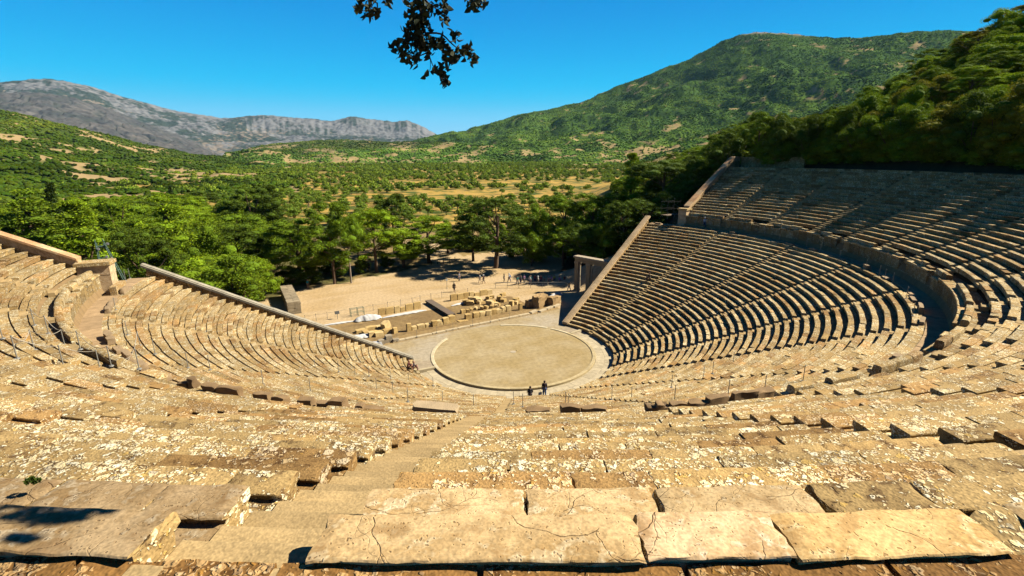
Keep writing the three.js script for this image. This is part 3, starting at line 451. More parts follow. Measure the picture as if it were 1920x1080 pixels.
// ---------------------------------------------------------------- stage building ruin
{
  const R = rng(88), tan = [[0.78, 0.55, 0.22], [0.66, 0.45, 0.17], [0.86, 0.64, 0.3]].map((c) => rockOf(...c)), pick = () => tan[R() * 3 | 0];
  const ruin = thing('stage_building_ruin', 'low ruined foundations of the stage building, tan upright slabs and blocks in rows', 'ruin');
  const put = (name, w, h, d, x, z, turn = 0, amp) => { const m = mesh(name, amp ? roughGeo(w, h, d, R() * 90, amp) : boxStone(w, h, d, R() * 90), pick(), ruin); m.position.set(x, -0.06, z); m.rotation.y = turn; return m; };
  let x = -9.75; for (const w of [1.2, 1.35, 1, 0.85, 1.35, 1.3]) { put('upright_slab', w - 0.1, 1.12 + (w < 0.9 ? -0.3 : 0.12 * R()), 0.34, x + w / 2, -23.35 + 0.1 * R(), 0.03 * R()); x += w; }
  x = 2.95; for (const w of [1.3, 1.25, 1.05, 0.95, 1.1, 1.5, 1.1]) { put('upright_slab', w - 0.09, 1.05 + 0.2 * R() - (w === 1.1 ? 0.35 : 0), 0.36, x + w / 2, -24.5 + 0.14 * R(), 0.05 * R() - 0.02); x += w; }
  put('post_stone', 0.62, 1.2, 0.5, -8.2, -14.3); put('post_stone', 0.6, 0.85, 0.5, -10.1, -14.6, 0.2); put('post_stone', 0.55, 1.2, 0.45, 10.2, -13.9);
  for (const [a, w, h] of [[-7.35, 0.7, 0.55], [-6.3, 1.1, 0.6], [-5.2, 0.8, 0.5], [-4.35, 0.75, 0.85], [-3.5, 0.9, 0.75], [-2.55, 0.95, 1.0], [-1.5, 1.0, 1.05], [1.2, 1.0, 0.85], [2.55, 0.95, 0.85], [3.6, 1.0, 0.8], [4.6, 0.9, 0.85], [5.55, 1.0, 0.85], [6.5, 0.9, 0.7], [7.4, 0.8, 0.9], [8.2, 0.8, 1.0]]) put('footing_block', w, h, 0.7, a, -14.45 + (R() - 0.5) * 0.3, (R() - 0.5) * 0.2, 0.06);
  put('threshold_slab', 1.5, 0.16, 0.9, 0.1, -14.1);
  for (let k = 0; k < 24; k++) { const u = R(), v = R(); put('loose_stone', 0.5 + 0.8 * R(), 0.3 + 0.6 * R(), 0.5 + 0.5 * R(), 4.5 + 8 * u, -22.8 + 7.5 * v * (0.35 + u * 0.65), R() * 3, 0.09); }
  for (let k = 0; k < 9; k++) put('loose_stone', 0.5 + 0.4 * R(), 0.35 + 0.35 * R(), 0.5, 1.8 + k * 0.85, -17.6 + (R() - 0.5) * 0.8, R() * 3, 0.09);
  for (const [a, b, w, h, d] of [[-13.9, -17.6, 1.6, 0.45, 0.8], [-12.5, -17.9, 1.5, 0.5, 0.7], [-11.2, -17.8, 1.2, 0.45, 0.7], [-13.6, -16.4, 0.8, 0.5, 1.3], [-12.2, -15.9, 2.3, 0.35, 1.5], [-10.9, -15.3, 1.3, 0.6, 0.8], [-12.3, -14.7, 1.2, 0.6, 0.7], [-13.3, -15, 0.7, 0.75, 0.6]]) put('platform_stone', w, h, d, a, b, 0.05, 0.05);
  put('tilted_block', 1.2, 1.25, 0.9, -10.6, -16.6, 0.5, 0.08).rotation.z = 0.25;
  const back = thing('fallen_wall_mass', 'big dark broken lump of masonry right of the stage ruin by the white tarps', 'ruin');
  for (const [w, h, d, a, b, t] of [[2.7, 1.9, 1.5, 14, -13.9, 0.35], [1.4, 1.2, 1.1, 12.6, -14.6, 0.1], [1.5, 1.5, 1.2, 16.1, -13.2, 0.3], [1.2, 1.3, 1, 17.2, -13.6, 0.4], [1.8, 0.8, 1.4, 15, -15.8, 0.2]]) { const m = mesh('masonry_lump', roughGeo(w, h, d, a, 0.12, 6), rockOf(0.5, 0.33, 0.15), back); m.position.set(a, -0.06, b); m.rotation.y = t; }
  const kerb = thing('stage_edge_kerb', 'long straight line of pale stone blocks edging the stage front beside the orchestra', 'kerb');
  for (let q = -11.6; q < 10.2;) { const w = 1.4 + 0.9 * R(), m = mesh('edge_block', boxStone(w - 0.02, 0.3, 0.52, R() * 50), rockOf(0.7, 0.57, 0.36), kerb); m.position.set(q + w / 2, -0.12 + 0.02 * R(), -11.35); q += w; }
  for (const [a, b, w] of [[11.2, -11.7, 1.6], [12.8, -11.5, 1.7], [14.5, -12, 1.7], [16.2, -12.3, 1.8]]) { const m = mesh('step_block', boxStone(w, 0.34, 0.6, a), rockOf(0.66, 0.54, 0.35), kerb); m.position.set(a, -0.1, b); m.rotation.y = 0.32; }
  const bridge = thing('plank_walkway', 'grey plank footbridge crossing the stage ruin between the slab rows', 'walkway');
  for (let k = 0; k < 30; k++) { const m = mesh('plank', new THREE.BoxGeometry(1.15, 0.05, 0.28), tinted(0.2 + 0.05 * R(), 0.17, 0.12), bridge); m.position.set(-0.52 + 0.02 * R(), 0.5, -25.3 + k * 0.3); }
  for (const a of [-1.05, 0]) mesh('beam', new THREE.BoxGeometry(0.1, 0.18, 9).translate(a, 0.38, -20.9), tinted(0.13, 0.11, 0.08), bridge);
  for (const z of [-25, -21, -17]) for (const a of [-1.05, 0]) mesh('leg', new THREE.BoxGeometry(0.1, 0.4, 0.1).translate(a, 0.18, z), tinted(0.13, 0.11, 0.08), bridge);
  const tarp = (x0, z0, x1, z1, wid, hgt, label) => { // white sheet laid over the stones, rumpled
    const n = 26, g = new THREE.PlaneGeometry(1, 1, n, 8), p = g.attributes.position, L = hypot(x1 - x0, z1 - z0);
    for (let i = 0; i < p.count; i++) { const u = p.getX(i) + 0.5, v = p.getY(i), e = sin(PI * clamp(u)) ** 0.5, w = wid * (0.75 + 0.5 * fbm(u * 3 + x0, 2, 2)) * (0.3 + 0.7 * e), px = lerp(x0, x1, u), pz = lerp(z0, z1, u), nx = -(z1 - z0) / L, nz = (x1 - x0) / L; const X = px + nx * v * w, Z = pz + nz * v * w; p.setXYZ(i, X, 0.03 + hgt * e * (1 - 4 * v * v) + 0.3 * hgt * abs(fbm(X * 1.6 + Z, Z * 2.4, 3)) + 0.05 * fbm(X * 2, Z * 2, 2) * e + 0.04, Z); }
    g.computeVertexNormals(); tag(mesh('white_tarp', g, tinted(0.8, 0.79, 0.76, { side: THREE.DoubleSide }), scene), label, 'tarp');
  };
  tarp(-13.6, -22.4, -9.6, -21.9, 1.8, 0.75, 'white tarp heaped over stones behind the left end of the stage ruin');
  tarp(-9.6, -21.7, -2.4, -21.7, 0.8, 0.25, 'long narrow white sheet laid along the trench left of the footbridge');
  tarp(-18, -23.1, -13.4, -22.6, 0.7, 0.15, 'narrow white sheet strip leading left from the heaped white tarp');
  tarp(1.8, -21.6, 7.4, -22.4, 0.75, 0.2, 'white sheet strip laid along the trench right of the footbridge');
  tarp(-16.4, -15.6, -13.1, -15.2, 1.9, 0.35, 'small white tarp on the ground beside the left retaining wall coping');
  tarp(14.4, -15.6, 17.4, -16.6, 1.6, 0.8, 'white tarp over stones behind the dark masonry lump at right');
  tarp(17.6, -16.4, 21, -17, 1.4, 0.6, 'white tarp beside the foot of the stone gateway at right');
  // stacked blocks and sacks near the left corner of the stage
  const st = thing('stacked_blocks', 'small stack of grooved stone blocks beside the left end of the stage edge', 'blocks', V(-12, 0, -11.9));
  for (const [a, b, c, w, h, d] of [[0, 0, 0, 1.1, 0.5, 0.9], [0.1, 0.5, 0.05, 0.9, 0.42, 0.8], [-1, 0, 0.3, 0.8, 0.6, 0.7], [0.9, 0, 0.5, 0.8, 0.4, 0.6]]) mesh('block', boxStone(w, h, d, a + 3).translate(a, b, c), rockOf(0.48, 0.4, 0.28), st);
  tag(mesh('white_sack', roughGeo(1.2, 0.5, 0.8, 4, 0.14, 6).translate(-13.6, -0.03, -11.5), tinted(0.68, 0.7, 0.72), scene), 'crumpled white sack lying left of the stacked grooved blocks', 'sack');
  // rubble wall seen from above on the left of the plaza
  const rw = thing('rubble_wall', 'thick low rubble masonry wall standing alone on the left of the sandy plaza', 'wall');
  const a0 = V(-19.75, 0, -42.9), b0 = V(-20.3, 0, -31.2), dir = b0.clone().sub(a0), len = dir.length(); dir.normalize(); const turn = Math.atan2(dir.x, dir.z);
  for (let k = 0; k < 11; k++) for (let y = 0; y < 4; y++) for (let c = 0; c < 2; c++) { const m = mesh('rubble_stone', boxStone(0.95 * (1 + 0.1 * R()), 0.52, len / 11 - 0.04, R() * 70), rockOf(...((k) => [0.42 * k, 0.34 * k, 0.22 * k])(0.75 + 0.45 * R())), rw); m.position.copy(a0).addScaledVector(dir, (k + 0.5) * len / 11).add(V(cos(turn) * (c - 0.5) * 0.95, -0.05 + y * 0.5, -sin(turn) * (c - 0.5) * 0.95)); m.rotation.y = turn; }
}
// ---------------------------------------------------------------- gateway at right
{
  const P1 = atLevel(1081, 545), h = atDist(1077, 480, hypot(P1.x - CAM.x, P1.z - CAM.z)).y, P3 = atLevel(1139, 490, h), ax = V(P3.x - P1.x, 0, P3.z - P1.z), L = ax.length(); ax.normalize();
  const gate = thing('stone_gateway', 'tall tan stone gateway with three pillars and flat lintel at the right side entrance', 'gateway', V(P1.x, 0, P1.z)); gate.rotation.y = Math.atan2(-ax.z, ax.x);
  const stone = rockOf(0.55, 0.4, 0.22), trim = rockOf(0.62, 0.48, 0.29);
  for (const [x, w] of [[0.1, 0.8], [L * 0.42, 0.85], [L - 0.3, 0.85]]) {
    const m = mesh('pillar', new THREE.BoxGeometry(w, h - 1.25, 0.8, 2, 8, 2).translate(x, (h - 1.25) / 2, 0), stone, gate);
    mesh('base', new THREE.BoxGeometry(w + 0.16, 0.3, 0.96).translate(x, 0.15, 0), trim, m); mesh('capital', new THREE.BoxGeometry(w + 0.18, 0.28, 0.98).translate(x, h - 1.11, 0), trim, m);
  }
  for (const x of [0.66, L * 0.42 + 0.58]) mesh('half_column', new THREE.CylinderGeometry(0.16, 0.18, h - 1.3, 14).translate(x, (h - 1.3) / 2, 0.1), rockOf(0.7, 0.57, 0.38), gate);
  mesh('architrave', new THREE.BoxGeometry(L + 0.5, 0.5, 0.9).translate(L / 2, h - 0.7, 0), stone, gate);
  mesh('frieze', new THREE.BoxGeometry(L + 0.45, 0.24, 0.84).translate(L / 2, h - 0.33, 0), trim, gate);
  mesh('cornice', new THREE.BoxGeometry(L + 0.9, 0.2, 1.35).translate(L / 2, h - 0.1, 0), rockOf(0.58, 0.46, 0.3), gate);
  for (let k = 0; k < 9; k++) mesh('cornice_block', new THREE.BoxGeometry((L + 0.8) / 9 - 0.06, 0.1, 1.25).translate(-0.4 + (k + 0.5) * (L + 0.8) / 9, h + 0.045, 0), rockOf(0.6, 0.5, 0.36), gate);
}
// ---------------------------------------------------------------- posts, ropes, signs, fences, towers
const steel = tinted(0.33, 0.32, 0.28, { roughness: 0.5 }), rope = tinted(0.62, 0.55, 0.43), dark = tinted(0.06, 0.06, 0.055);
const postAt = {};
{
  const proto = thing('rope_post', '', 'post'); mesh('rod', new THREE.CylinderGeometry(0.022, 0.022, 1.02, 8).translate(0, 0.51, 0), steel, proto); mesh('foot', new THREE.CylinderGeometry(0.09, 0.11, 0.04, 12).translate(0, 0.02, 0), steel, proto); mesh('ring', new THREE.TorusGeometry(0.03, 0.009, 6, 10).rotateX(PI / 2).translate(0, 0.98, 0), steel, proto);
  let first = true;
  const add = (list, label, group) => list.forEach(([x, y]) => { const p = onSeats(x, y), r = hypot(p.x, p.z), o = first ? proto : copyOf(proto); first = false; o.position.copy(p); if (r > 12.4) o.position.y = r > 37.7 && r < 39.3 ? PATH_Y : r > 39.9 && r < 55 ? upTop(floor((r - RUP) / STEP)) : r < 37.7 ? lowTop(floor((r - R0) / STEP)) : p.y; o.userData.label = label; o.userData.group = group; postAt[x] = o.position.clone().add(V(0, 0.98, 0)); });
  add([[30, 664], [62, 646], [116, 674], [120, 642], [150, 651], [186, 685], [207, 679], [261, 692], [91, 625], [64, 606], [3, 627]], 'thin metal rope post holding a slack rope on the left upper seats', 'rope posts with ropes on the left upper seats');
  add([[217, 580], [239, 625], [261, 640], [290, 660], [352, 685], [394, 692], [236, 527], [243, 518]], 'thin metal post standing beside the left part of the gangway', 'thin posts along the left gangway');
  add([[591, 689], [635, 695], [666, 701], [692, 705], [732, 707], [766, 711], [493, 717], [582, 732], [706, 727], [737, 735], [765, 752], [812, 720], [830, 750], [888, 760]], 'thin bare metal post on the left lower seats', 'thin posts on the left lower seats');
  add([[963, 757], [980, 761], [1060, 759], [1066, 755], [1147, 745], [1184, 744], [1265, 746], [1259, 726], [1319, 705], [1336, 700], [1365, 741], [1375, 676], [1434, 727], [1506, 710]], 'thin bare metal post on the near right lower seats', 'thin posts on the right lower seats');
  add([[1461, 450], [1512, 462], [1538, 469], [1556, 472], [1575, 481], [1624, 501], [1649, 512], [1659, 520], [1674, 527], [1699, 559], [1711, 592], [1303, 422], [1331, 426], [1350, 427], [1393, 435], [1420, 441], [1433, 442], [1334, 500], [1364, 540], [1395, 577]], 'thin pale metal post on the shaded right side by the gangway', 'thin posts along the right gangway');
  const span = (a, b, label) => { const A = postAt[a], B = postAt[b]; if (!A || !B) return; const sag = A.distanceTo(B) * 0.1, pts = [0, 0.2, 0.4, 0.6, 0.8, 1].map((t) => A.clone().lerp(B, t).add(V(0, -sag * 4 * t * (1 - t), 0))); const m = mesh('barrier_rope', tube(pts, 0.014, 0.014, 5), rope, scene); tag(m, label, 'rope', 'slack ropes between the left posts'); };
  for (const [a, b] of [[30, 62], [62, 120], [30, 116], [116, 186], [120, 150], [150, 207], [207, 261], [186, 261], [64, 91], [91, 120]]) span(a, b, 'slack pale rope strung between the metal posts on the left upper seats');
}
{
  // lattice lighting tower at left
  const base = atDist(212, 532, 68), T = V(base.x, max(base.y, 6), base.z), top = atDist(212, 447, 68).y - T.y;
  const tw = thing('lighting_tower', 'green metal lattice lighting tower standing behind the left end of the gangway', 'tower', T), gm = tinted(0.13, 0.22, 0.17, { roughness: 0.5 });
  const c = [[-0.75, -0.6], [1.1, -0.6], [1.1, 0.6], [-0.75, 0.6]], q = (i, h) => V(c[i][0] * (c[i][0] < 0 ? 1 - 0.1 * h : 1 - 1.1 * h), top * h, c[i][1] * (1 - 0.55 * h));
  for (let i = 0; i < 4; i++) mesh('leg', rod(q(i, 0), q(i, i % 2 ? 1 : 0.92), 0.05), gm, tw);
  for (const h of [0.3, 0.58, 0.85]) for (let i = 0; i < 4; i++) mesh('rail', rod(q(i, h), q((i + 1) % 4, h), 0.035), gm, tw);
  for (let i = 0; i < 4; i++) { mesh('brace', rod(q(i, 0), q((i + 1) % 4, 0.3), 0.028), gm, tw); mesh('brace', rod(q((i + 1) % 4, 0.3), q(i, 0.58), 0.028), gm, tw); }
  for (const [x, y] of [[0.05, 0.62], [-0.5, 0.8], [0.35, 0.9]]) { const l = mesh('floodlight', new THREE.CylinderGeometry(0.14, 0.1, 0.28, 10).rotateX(1.2).translate(x, top * y, 0.4), tinted(0.55, 0.55, 0.52), tw); mesh('lens', new THREE.CircleGeometry(0.12, 12).rotateX(-0.37).translate(x, top * y + 0.06, 0.55), tinted(0.2, 0.2, 0.2, { roughness: 0.2 }), l); }
  mesh('plank', new THREE.BoxGeometry(2.2, 0.08, 0.5).rotateZ(0.5).translate(-0.5, top * 0.5, 0.6), tinted(0.42, 0.24, 0.14), tw);
  // scaffold by the right gangway entrance
  const sb = atDist(1250, 412, 92), sc = thing('scaffold', 'thin metal scaffold frame beside the right gangway entrance under the pines', 'scaffold', V(sb.x, sb.y - 0.3, sb.z)), sh = 4.2;
  for (const x of [-1.6, 0, 1.6]) for (const z of [0, 1.4]) mesh('upright', rod(V(x, 0, z), V(x, sh, z), 0.025), dark, sc);
  for (const y of [1.2, 2.4, 3.6]) for (const z of [0, 1.4]) mesh('rail', rod(V(-1.7, y, z), V(1.7, y, z), 0.022), dark, sc);
  mesh('deck', new THREE.BoxGeometry(3.2, 0.07, 1.3).translate(0, 1.28, 0.7), tinted(0.3, 0.22, 0.14), sc);
  const l2b = atDist(1622, 318, 97), l2 = thing('floodlight_stand', 'dim metal floodlight stand among dark trees above the right seats', 'scaffold', V(l2b.x, l2b.y - 2.5, l2b.z));
  for (const x of [-1.2, 1.2]) mesh('upright', rod(V(x, 0, 0), V(x, 6.6, 0), 0.05), dark, l2); for (const y of [4, 6.3, 6.6]) mesh('rail', rod(V(-1.6, y, 0), V(1.6, y, 0), 0.04), tinted(0.16, 0.16, 0.15), l2); mesh('floodlight', new THREE.BoxGeometry(0.5, 0.35, 0.3).translate(-1.2, 5.9, 0.1), tinted(0.14, 0.14, 0.14), l2);
  // rope fence round the ruin: posts each on their own
  const fp = thing('fence_post', 'thin grey post of the wire fence between stage ruin and sandy plaza', 'post', V(-19.7, 0, -26.2), 'wire fence posts behind the stage ruin');
  mesh('rod', new THREE.CylinderGeometry(0.03, 0.03, 1.05, 6).translate(0, 0.52, 0), steel, fp); mesh('knob', new THREE.SphereGeometry(0.05, 8, 6).translate(0, 1.06, 0), dark, fp);
  const ps = [[-19.7, -26.2], [-18.2, -26], [-16.6, -26], [-13.2, -26.1], [-9.6, -26.1], [-7.2, -26.2], [-5, -26.3], [-3, -26.4], [-1.4, -26.9], [0.6, -27], [2.6, -27], [5, -26.6], [7.4, -26.6]];
  ps.slice(1).forEach(([x, z]) => copyOf(fp).position.set(x, 0, z));
  const wire = thing('fence_wire', 'thin wire of the low fence behind the stage ruin', 'wire'); for (let k = 1; k < ps.length; k++) mesh('strand', rod(V(ps[k - 1][0], 0.95, ps[k - 1][1]), V(ps[k][0], 0.95, ps[k][1]), 0.012, 4), steel, wire);
  const rail = thing('barrier_rail', 'long grey tube barrier rail beside the group of visitors at right', 'barrier'), A = V(13.6, 0, -27.4), B = V(24.6, 0, -20.6);
  for (let k = 0; k <= 6; k++) { const p = A.clone().lerp(B, k / 6); mesh('rail_post', rod(p, p.clone().add(V(0, 1.05, 0)), 0.035), steel, rail); }
  for (const y of [1.05, 0.55]) mesh('rail_tube', rod(A.clone().add(V(0, y, 0)), B.clone().add(V(0, y, 0)), y > 1 ? 0.045 : 0.02), steel, rail);
  const edgeP = thing('edge_post', 'thin rod on the straight stage edge kerb by the orchestra', 'post', V(-11, 0, -11.1), 'thin rods along the stage edge kerb'); mesh('rod', new THREE.CylinderGeometry(0.018, 0.018, 1.25, 6).translate(0, 0.62, 0), steel, edgeP); mesh('foot', new THREE.CylinderGeometry(0.08, 0.09, 0.03, 10).translate(0, 0.19, 0), steel, edgeP);
  [-8.3, -5.4, -2.9, 0.2, 3.2, 6.4].forEach((x) => copyOf(edgeP).position.set(x, 0, -11.1));
  const rack = thing('metal_rack', 'green metal frame rack standing left of the upright slabs', 'rack', V(-12.4, 0, -25.2)); for (const x of [-0.95, 0.1, 1.05]) for (const z of [-0.3, 0.3]) mesh('upright', rod(V(x, 0, z), V(x, 1.25, z), 0.04), tinted(0.16, 0.24, 0.17), rack); for (const y of [0.6, 1.2]) for (const z of [-0.3, 0.3]) mesh('rail', rod(V(-1, y, z), V(1.1, y, z), 0.035), tinted(0.3, 0.36, 0.26), rack);
  const sign = thing('sign_board', 'small dark information board on a post left of the metal rack', 'sign', V(-15.3, 0, -25.2)); mesh('post', rod(V(0, 0, 0), V(0, 0.9, 0), 0.04), steel, sign); mesh('board', new THREE.BoxGeometry(0.62, 0.42, 0.05).rotateX(-0.5).translate(0, 1, 0), tinted(0.12, 0.12, 0.11), sign); mesh('frame', new THREE.BoxGeometry(0.68, 0.48, 0.03).rotateX(-0.5).translate(0, 0.985, -0.02), tinted(0.35, 0.34, 0.3), sign);
  const sp = thing('sign_pole', 'slim pole with small round pale sign in the plaza shade by the walker', 'sign', V(6.05, 0, -32.3)); mesh('pole', rod(V(0, 0, 0), V(0, 1.5, 0), 0.035), steel, sp); mesh('disc', new THREE.CylinderGeometry(0.2, 0.2, 0.03, 16).rotateX(PI / 2).translate(0, 1.6, 0.02), tinted(0.6, 0.6, 0.57), sp); mesh('foot', new THREE.CylinderGeometry(0.15, 0.17, 0.05, 12).translate(0, 0.02, 0), steel, sp);
  // pole above the trees, small metal roof in the valley
  const bollard = thing('bollard', 'short dark bollard in the tree shade at the far side of the plaza', 'bollard', V(10, 0, -52), 'bollards in the plaza shade'); mesh('post', new THREE.CylinderGeometry(0.07, 0.08, 0.9, 8).translate(0, 0.45, 0), dark, bollard); mesh('cap', new THREE.SphereGeometry(0.08, 8, 6).translate(0, 0.92, 0), dark, bollard);
  [11.6, 13.2, 14.8, 16.4, 18].forEach((x, k) => copyOf(bollard).position.set(x, 0, -52.3 - k * 0.3));
}
// ---------------------------------------------------------------- people
const cap = (p, a, b, ra, rb) => { const bx = b[0] - a[0], by = b[1] - a[1], bz = b[2] - a[2], l = bx * bx + by * by + bz * bz, t = clamp(((p[0] - a[0]) * bx + (p[1] - a[1]) * by + (p[2] - a[2]) * bz) / l); return hypot(p[0] - a[0] - bx * t, p[1] - a[1] - by * t, p[2] - a[2] - bz * t) - lerp(ra, rb, t); };
function field(bones, k, res, half, cy) {
  const mc = new MarchingCubes(res, new THREE.MeshBasicMaterial(), false, false, 60000); mc.isolation = 0; const h = res / 2;
  for (let z = 0; z < res; z++) for (let y = 0; y < res; y++) for (let x = 0; x < res; x++) {
    const p = [(x - h) / h * half, (y - h) / h * half + cy, (z - h) / h * half]; let e = 0;
    for (const b of bones) { const d = cap(p, b[0], b[1], b[2], b[3]); if (d < 0.16) e += Math.exp(-d * k); }
    mc.field[x + y * res + z * res * res] = e > 0 ? Math.log(e) / k : -0.2;
  }
  mc.update(); const n = mc.count, g = new THREE.BufferGeometry(), P = new Float32Array(n * 3);
  for (let i = 0; i < n * 3; i += 3) { P[i] = mc.positionArray[i] * half; P[i + 1] = mc.positionArray[i + 1] * half + cy; P[i + 2] = mc.positionArray[i + 2] * half; }
  g.setAttribute('position', new THREE.BufferAttribute(P, 3)); const m = mergeVertices(g, 1e-4); m.computeVertexNormals(); return m;
}
function pose(kind) { // joints in metres, figure 1.72 tall facing +z
  const sit = kind === 'sit', w = kind === 'walk' ? 1 : 0, hy = sit ? 0.16 : 0.93, hz = sit ? -0.1 : 0, sy = hy + 0.5, lean = sit ? 0.1 : 0.03;
  const bones = { torso: [], legs: [], arms: [], head: [], feet: [] };
  bones.torso.push([[0, hy + 0.02, hz], [0, hy + 0.22, hz + lean * 0.4], 0.125, 0.11], [[0, hy + 0.22, hz + lean * 0.4], [0, sy - 0.1, hz + lean], 0.115, 0.13], [[-0.13, sy - 0.05, hz + lean], [0.13, sy - 0.05, hz + lean], 0.075, 0.075], [[-0.08, hy, hz], [0.08, hy, hz], 0.115, 0.115]);
  bones.head.push([[0, sy, hz + lean], [0, sy + 0.12, hz + lean + 0.015], 0.055, 0.05], [[0, sy + 0.19, hz + lean + 0.02], [0, sy + 0.25, hz + lean + 0.01], 0.085, 0.092], [[0, sy + 0.13, hz + lean + 0.05], [0, sy + 0.2, hz + lean + 0.05], 0.05, 0.06], [[0, sy + 0.18, hz + lean + 0.1], [0, sy + 0.21, hz + lean + 0.1], 0.022, 0.014], [[-0.1, sy + 0.18, hz + lean], [-0.1, sy + 0.21, hz + lean], 0.016, 0.02], [[0.1, sy + 0.18, hz + lean], [0.1, sy + 0.21, hz + lean], 0.016, 0.02]);
  for (const s of [-1, 1]) {
    const hip = [s * 0.1, hy - 0.02, hz], f = s * w;
    const knee = sit ? [s * 0.14, 0.4, hz + 0.4] : [s * 0.11, 0.49, 0.03 + f * 0.17], ank = sit ? [s * 0.15, -0.02, hz + 0.52] : [s * 0.11, 0.08 + (f < 0 ? 0.05 : 0), f * 0.3 - 0.02];
    bones.legs.push([hip, knee, 0.088, 0.058], [knee, ank, 0.058, 0.04]); bones.feet.push([ank, [ank[0] + s * 0.02, ank[1] - 0.045, ank[2] + 0.15], 0.042, 0.034]);
    const sh = [s * 0.19, sy - 0.06, hz + lean], el = sit ? [s * 0.26, sy - 0.32, hz + 0.12] : [s * 0.25, sy - 0.34, hz - f * 0.1], ha = sit ? [s * 0.13, sy - 0.3, hz + 0.36] : [s * 0.25, sy - 0.57, hz + 0.09 - f * 0.14];
    bones.arms.push([sh, el, 0.05, 0.04], [el, ha, 0.04, 0.028]);
    const dx = ha[0] - el[0], dy = ha[1] - el[1], dz = ha[2] - el[2], l = hypot(dx, dy, dz), u = [dx / l, dy / l, dz / l];
    bones.arms.push([ha, ha.map((q, i) => q + u[i] * 0.08), 0.034, 0.03]); for (let k = 0; k < 4; k++) bones.arms.push([ha.map((q, i) => q + u[i] * 0.08 + (i === 2 ? (k - 1.5) * 0.018 : 0)), ha.map((q, i) => q + u[i] * (0.15 + (k === 1 || k === 2 ? 0.015 : 0)) + (i === 2 ? (k - 1.5) * 0.02 : 0)), 0.011, 0.009]);
    bones.arms.push([ha.map((q, i) => q + u[i] * 0.03), ha.map((q, i) => q + u[i] * 0.08 + (i === 2 ? 0.05 : 0)), 0.014, 0.011]);
  }
  const grow = (l, d) => l.map(([a, b, r, q]) => [a, b, r + d, q + d]), res = 84, half = sit ? 0.72 : 0.98, cy = sit ? 0.42 : 0.86;
  const headY = sy + 0.25, hd = hz + lean;
  return {
    body: field([...bones.torso, ...bones.legs, ...bones.arms, ...bones.head, ...bones.feet], 38, res, half, cy),
    shirt: field(grow([...bones.torso.slice(0, 3), bones.arms[0], bones.arms.find((b) => b[0][0] > 0.15)], 0.014), 38, res, half, cy),
    trousers: field(grow([bones.torso[3], ...bones.legs], 0.016), 38, res, half, cy),
    shorts: field(grow([bones.torso[3], bones.legs[0], bones.legs[2]], 0.02), 38, res, half, cy),
    hair: field([[[0, headY + 0.005, hd - 0.02], [0, headY - 0.1, hd - 0.055], 0.1, 0.07]], 38, 60, half, cy),
    hat: new THREE.LatheGeometry([[0, 0.13], [0.07, 0.125], [0.1, 0.09], [0.108, 0.035], [0.2, 0.02], [0.2, 0.012], [0.1, 0.022]].map((q) => new THREE.Vector2(...q)), 20).translate(0, headY + 0.005, hd),
    pack: new THREE.BoxGeometry(0.3, 0.42, 0.17, 3, 4, 2).translate(0, sy - 0.25, hd - 0.2),
  };
}
const POSES = { stand: pose('stand'), walk: pose('walk'), sit: pose('sit') }, skin = tinted(0.5, 0.28, 0.18, { roughness: 0.6 });
function person(kind, pos, turn, shirt, legs, o, label) {
  const g = thing('person', label, 'person', pos, o.group), P = POSES[kind]; g.rotation.y = turn; if (o.size) g.scale.setScalar(o.size);
  mesh('body', P.body, skin, g); mesh('shirt', P.shirt, tinted(...shirt), g); mesh(o.shorts ? 'shorts' : 'trousers', o.shorts ? P.shorts : P.trousers, tinted(...legs), g); mesh('hair', P.hair, tinted(...(o.hair || [0.025, 0.018, 0.012])), g);
  if (o.hat) mesh('hat', P.hat, tinted(...o.hat), g); if (o.pack) mesh('backpack', P.pack, tinted(...o.pack), g);
  return g;
}
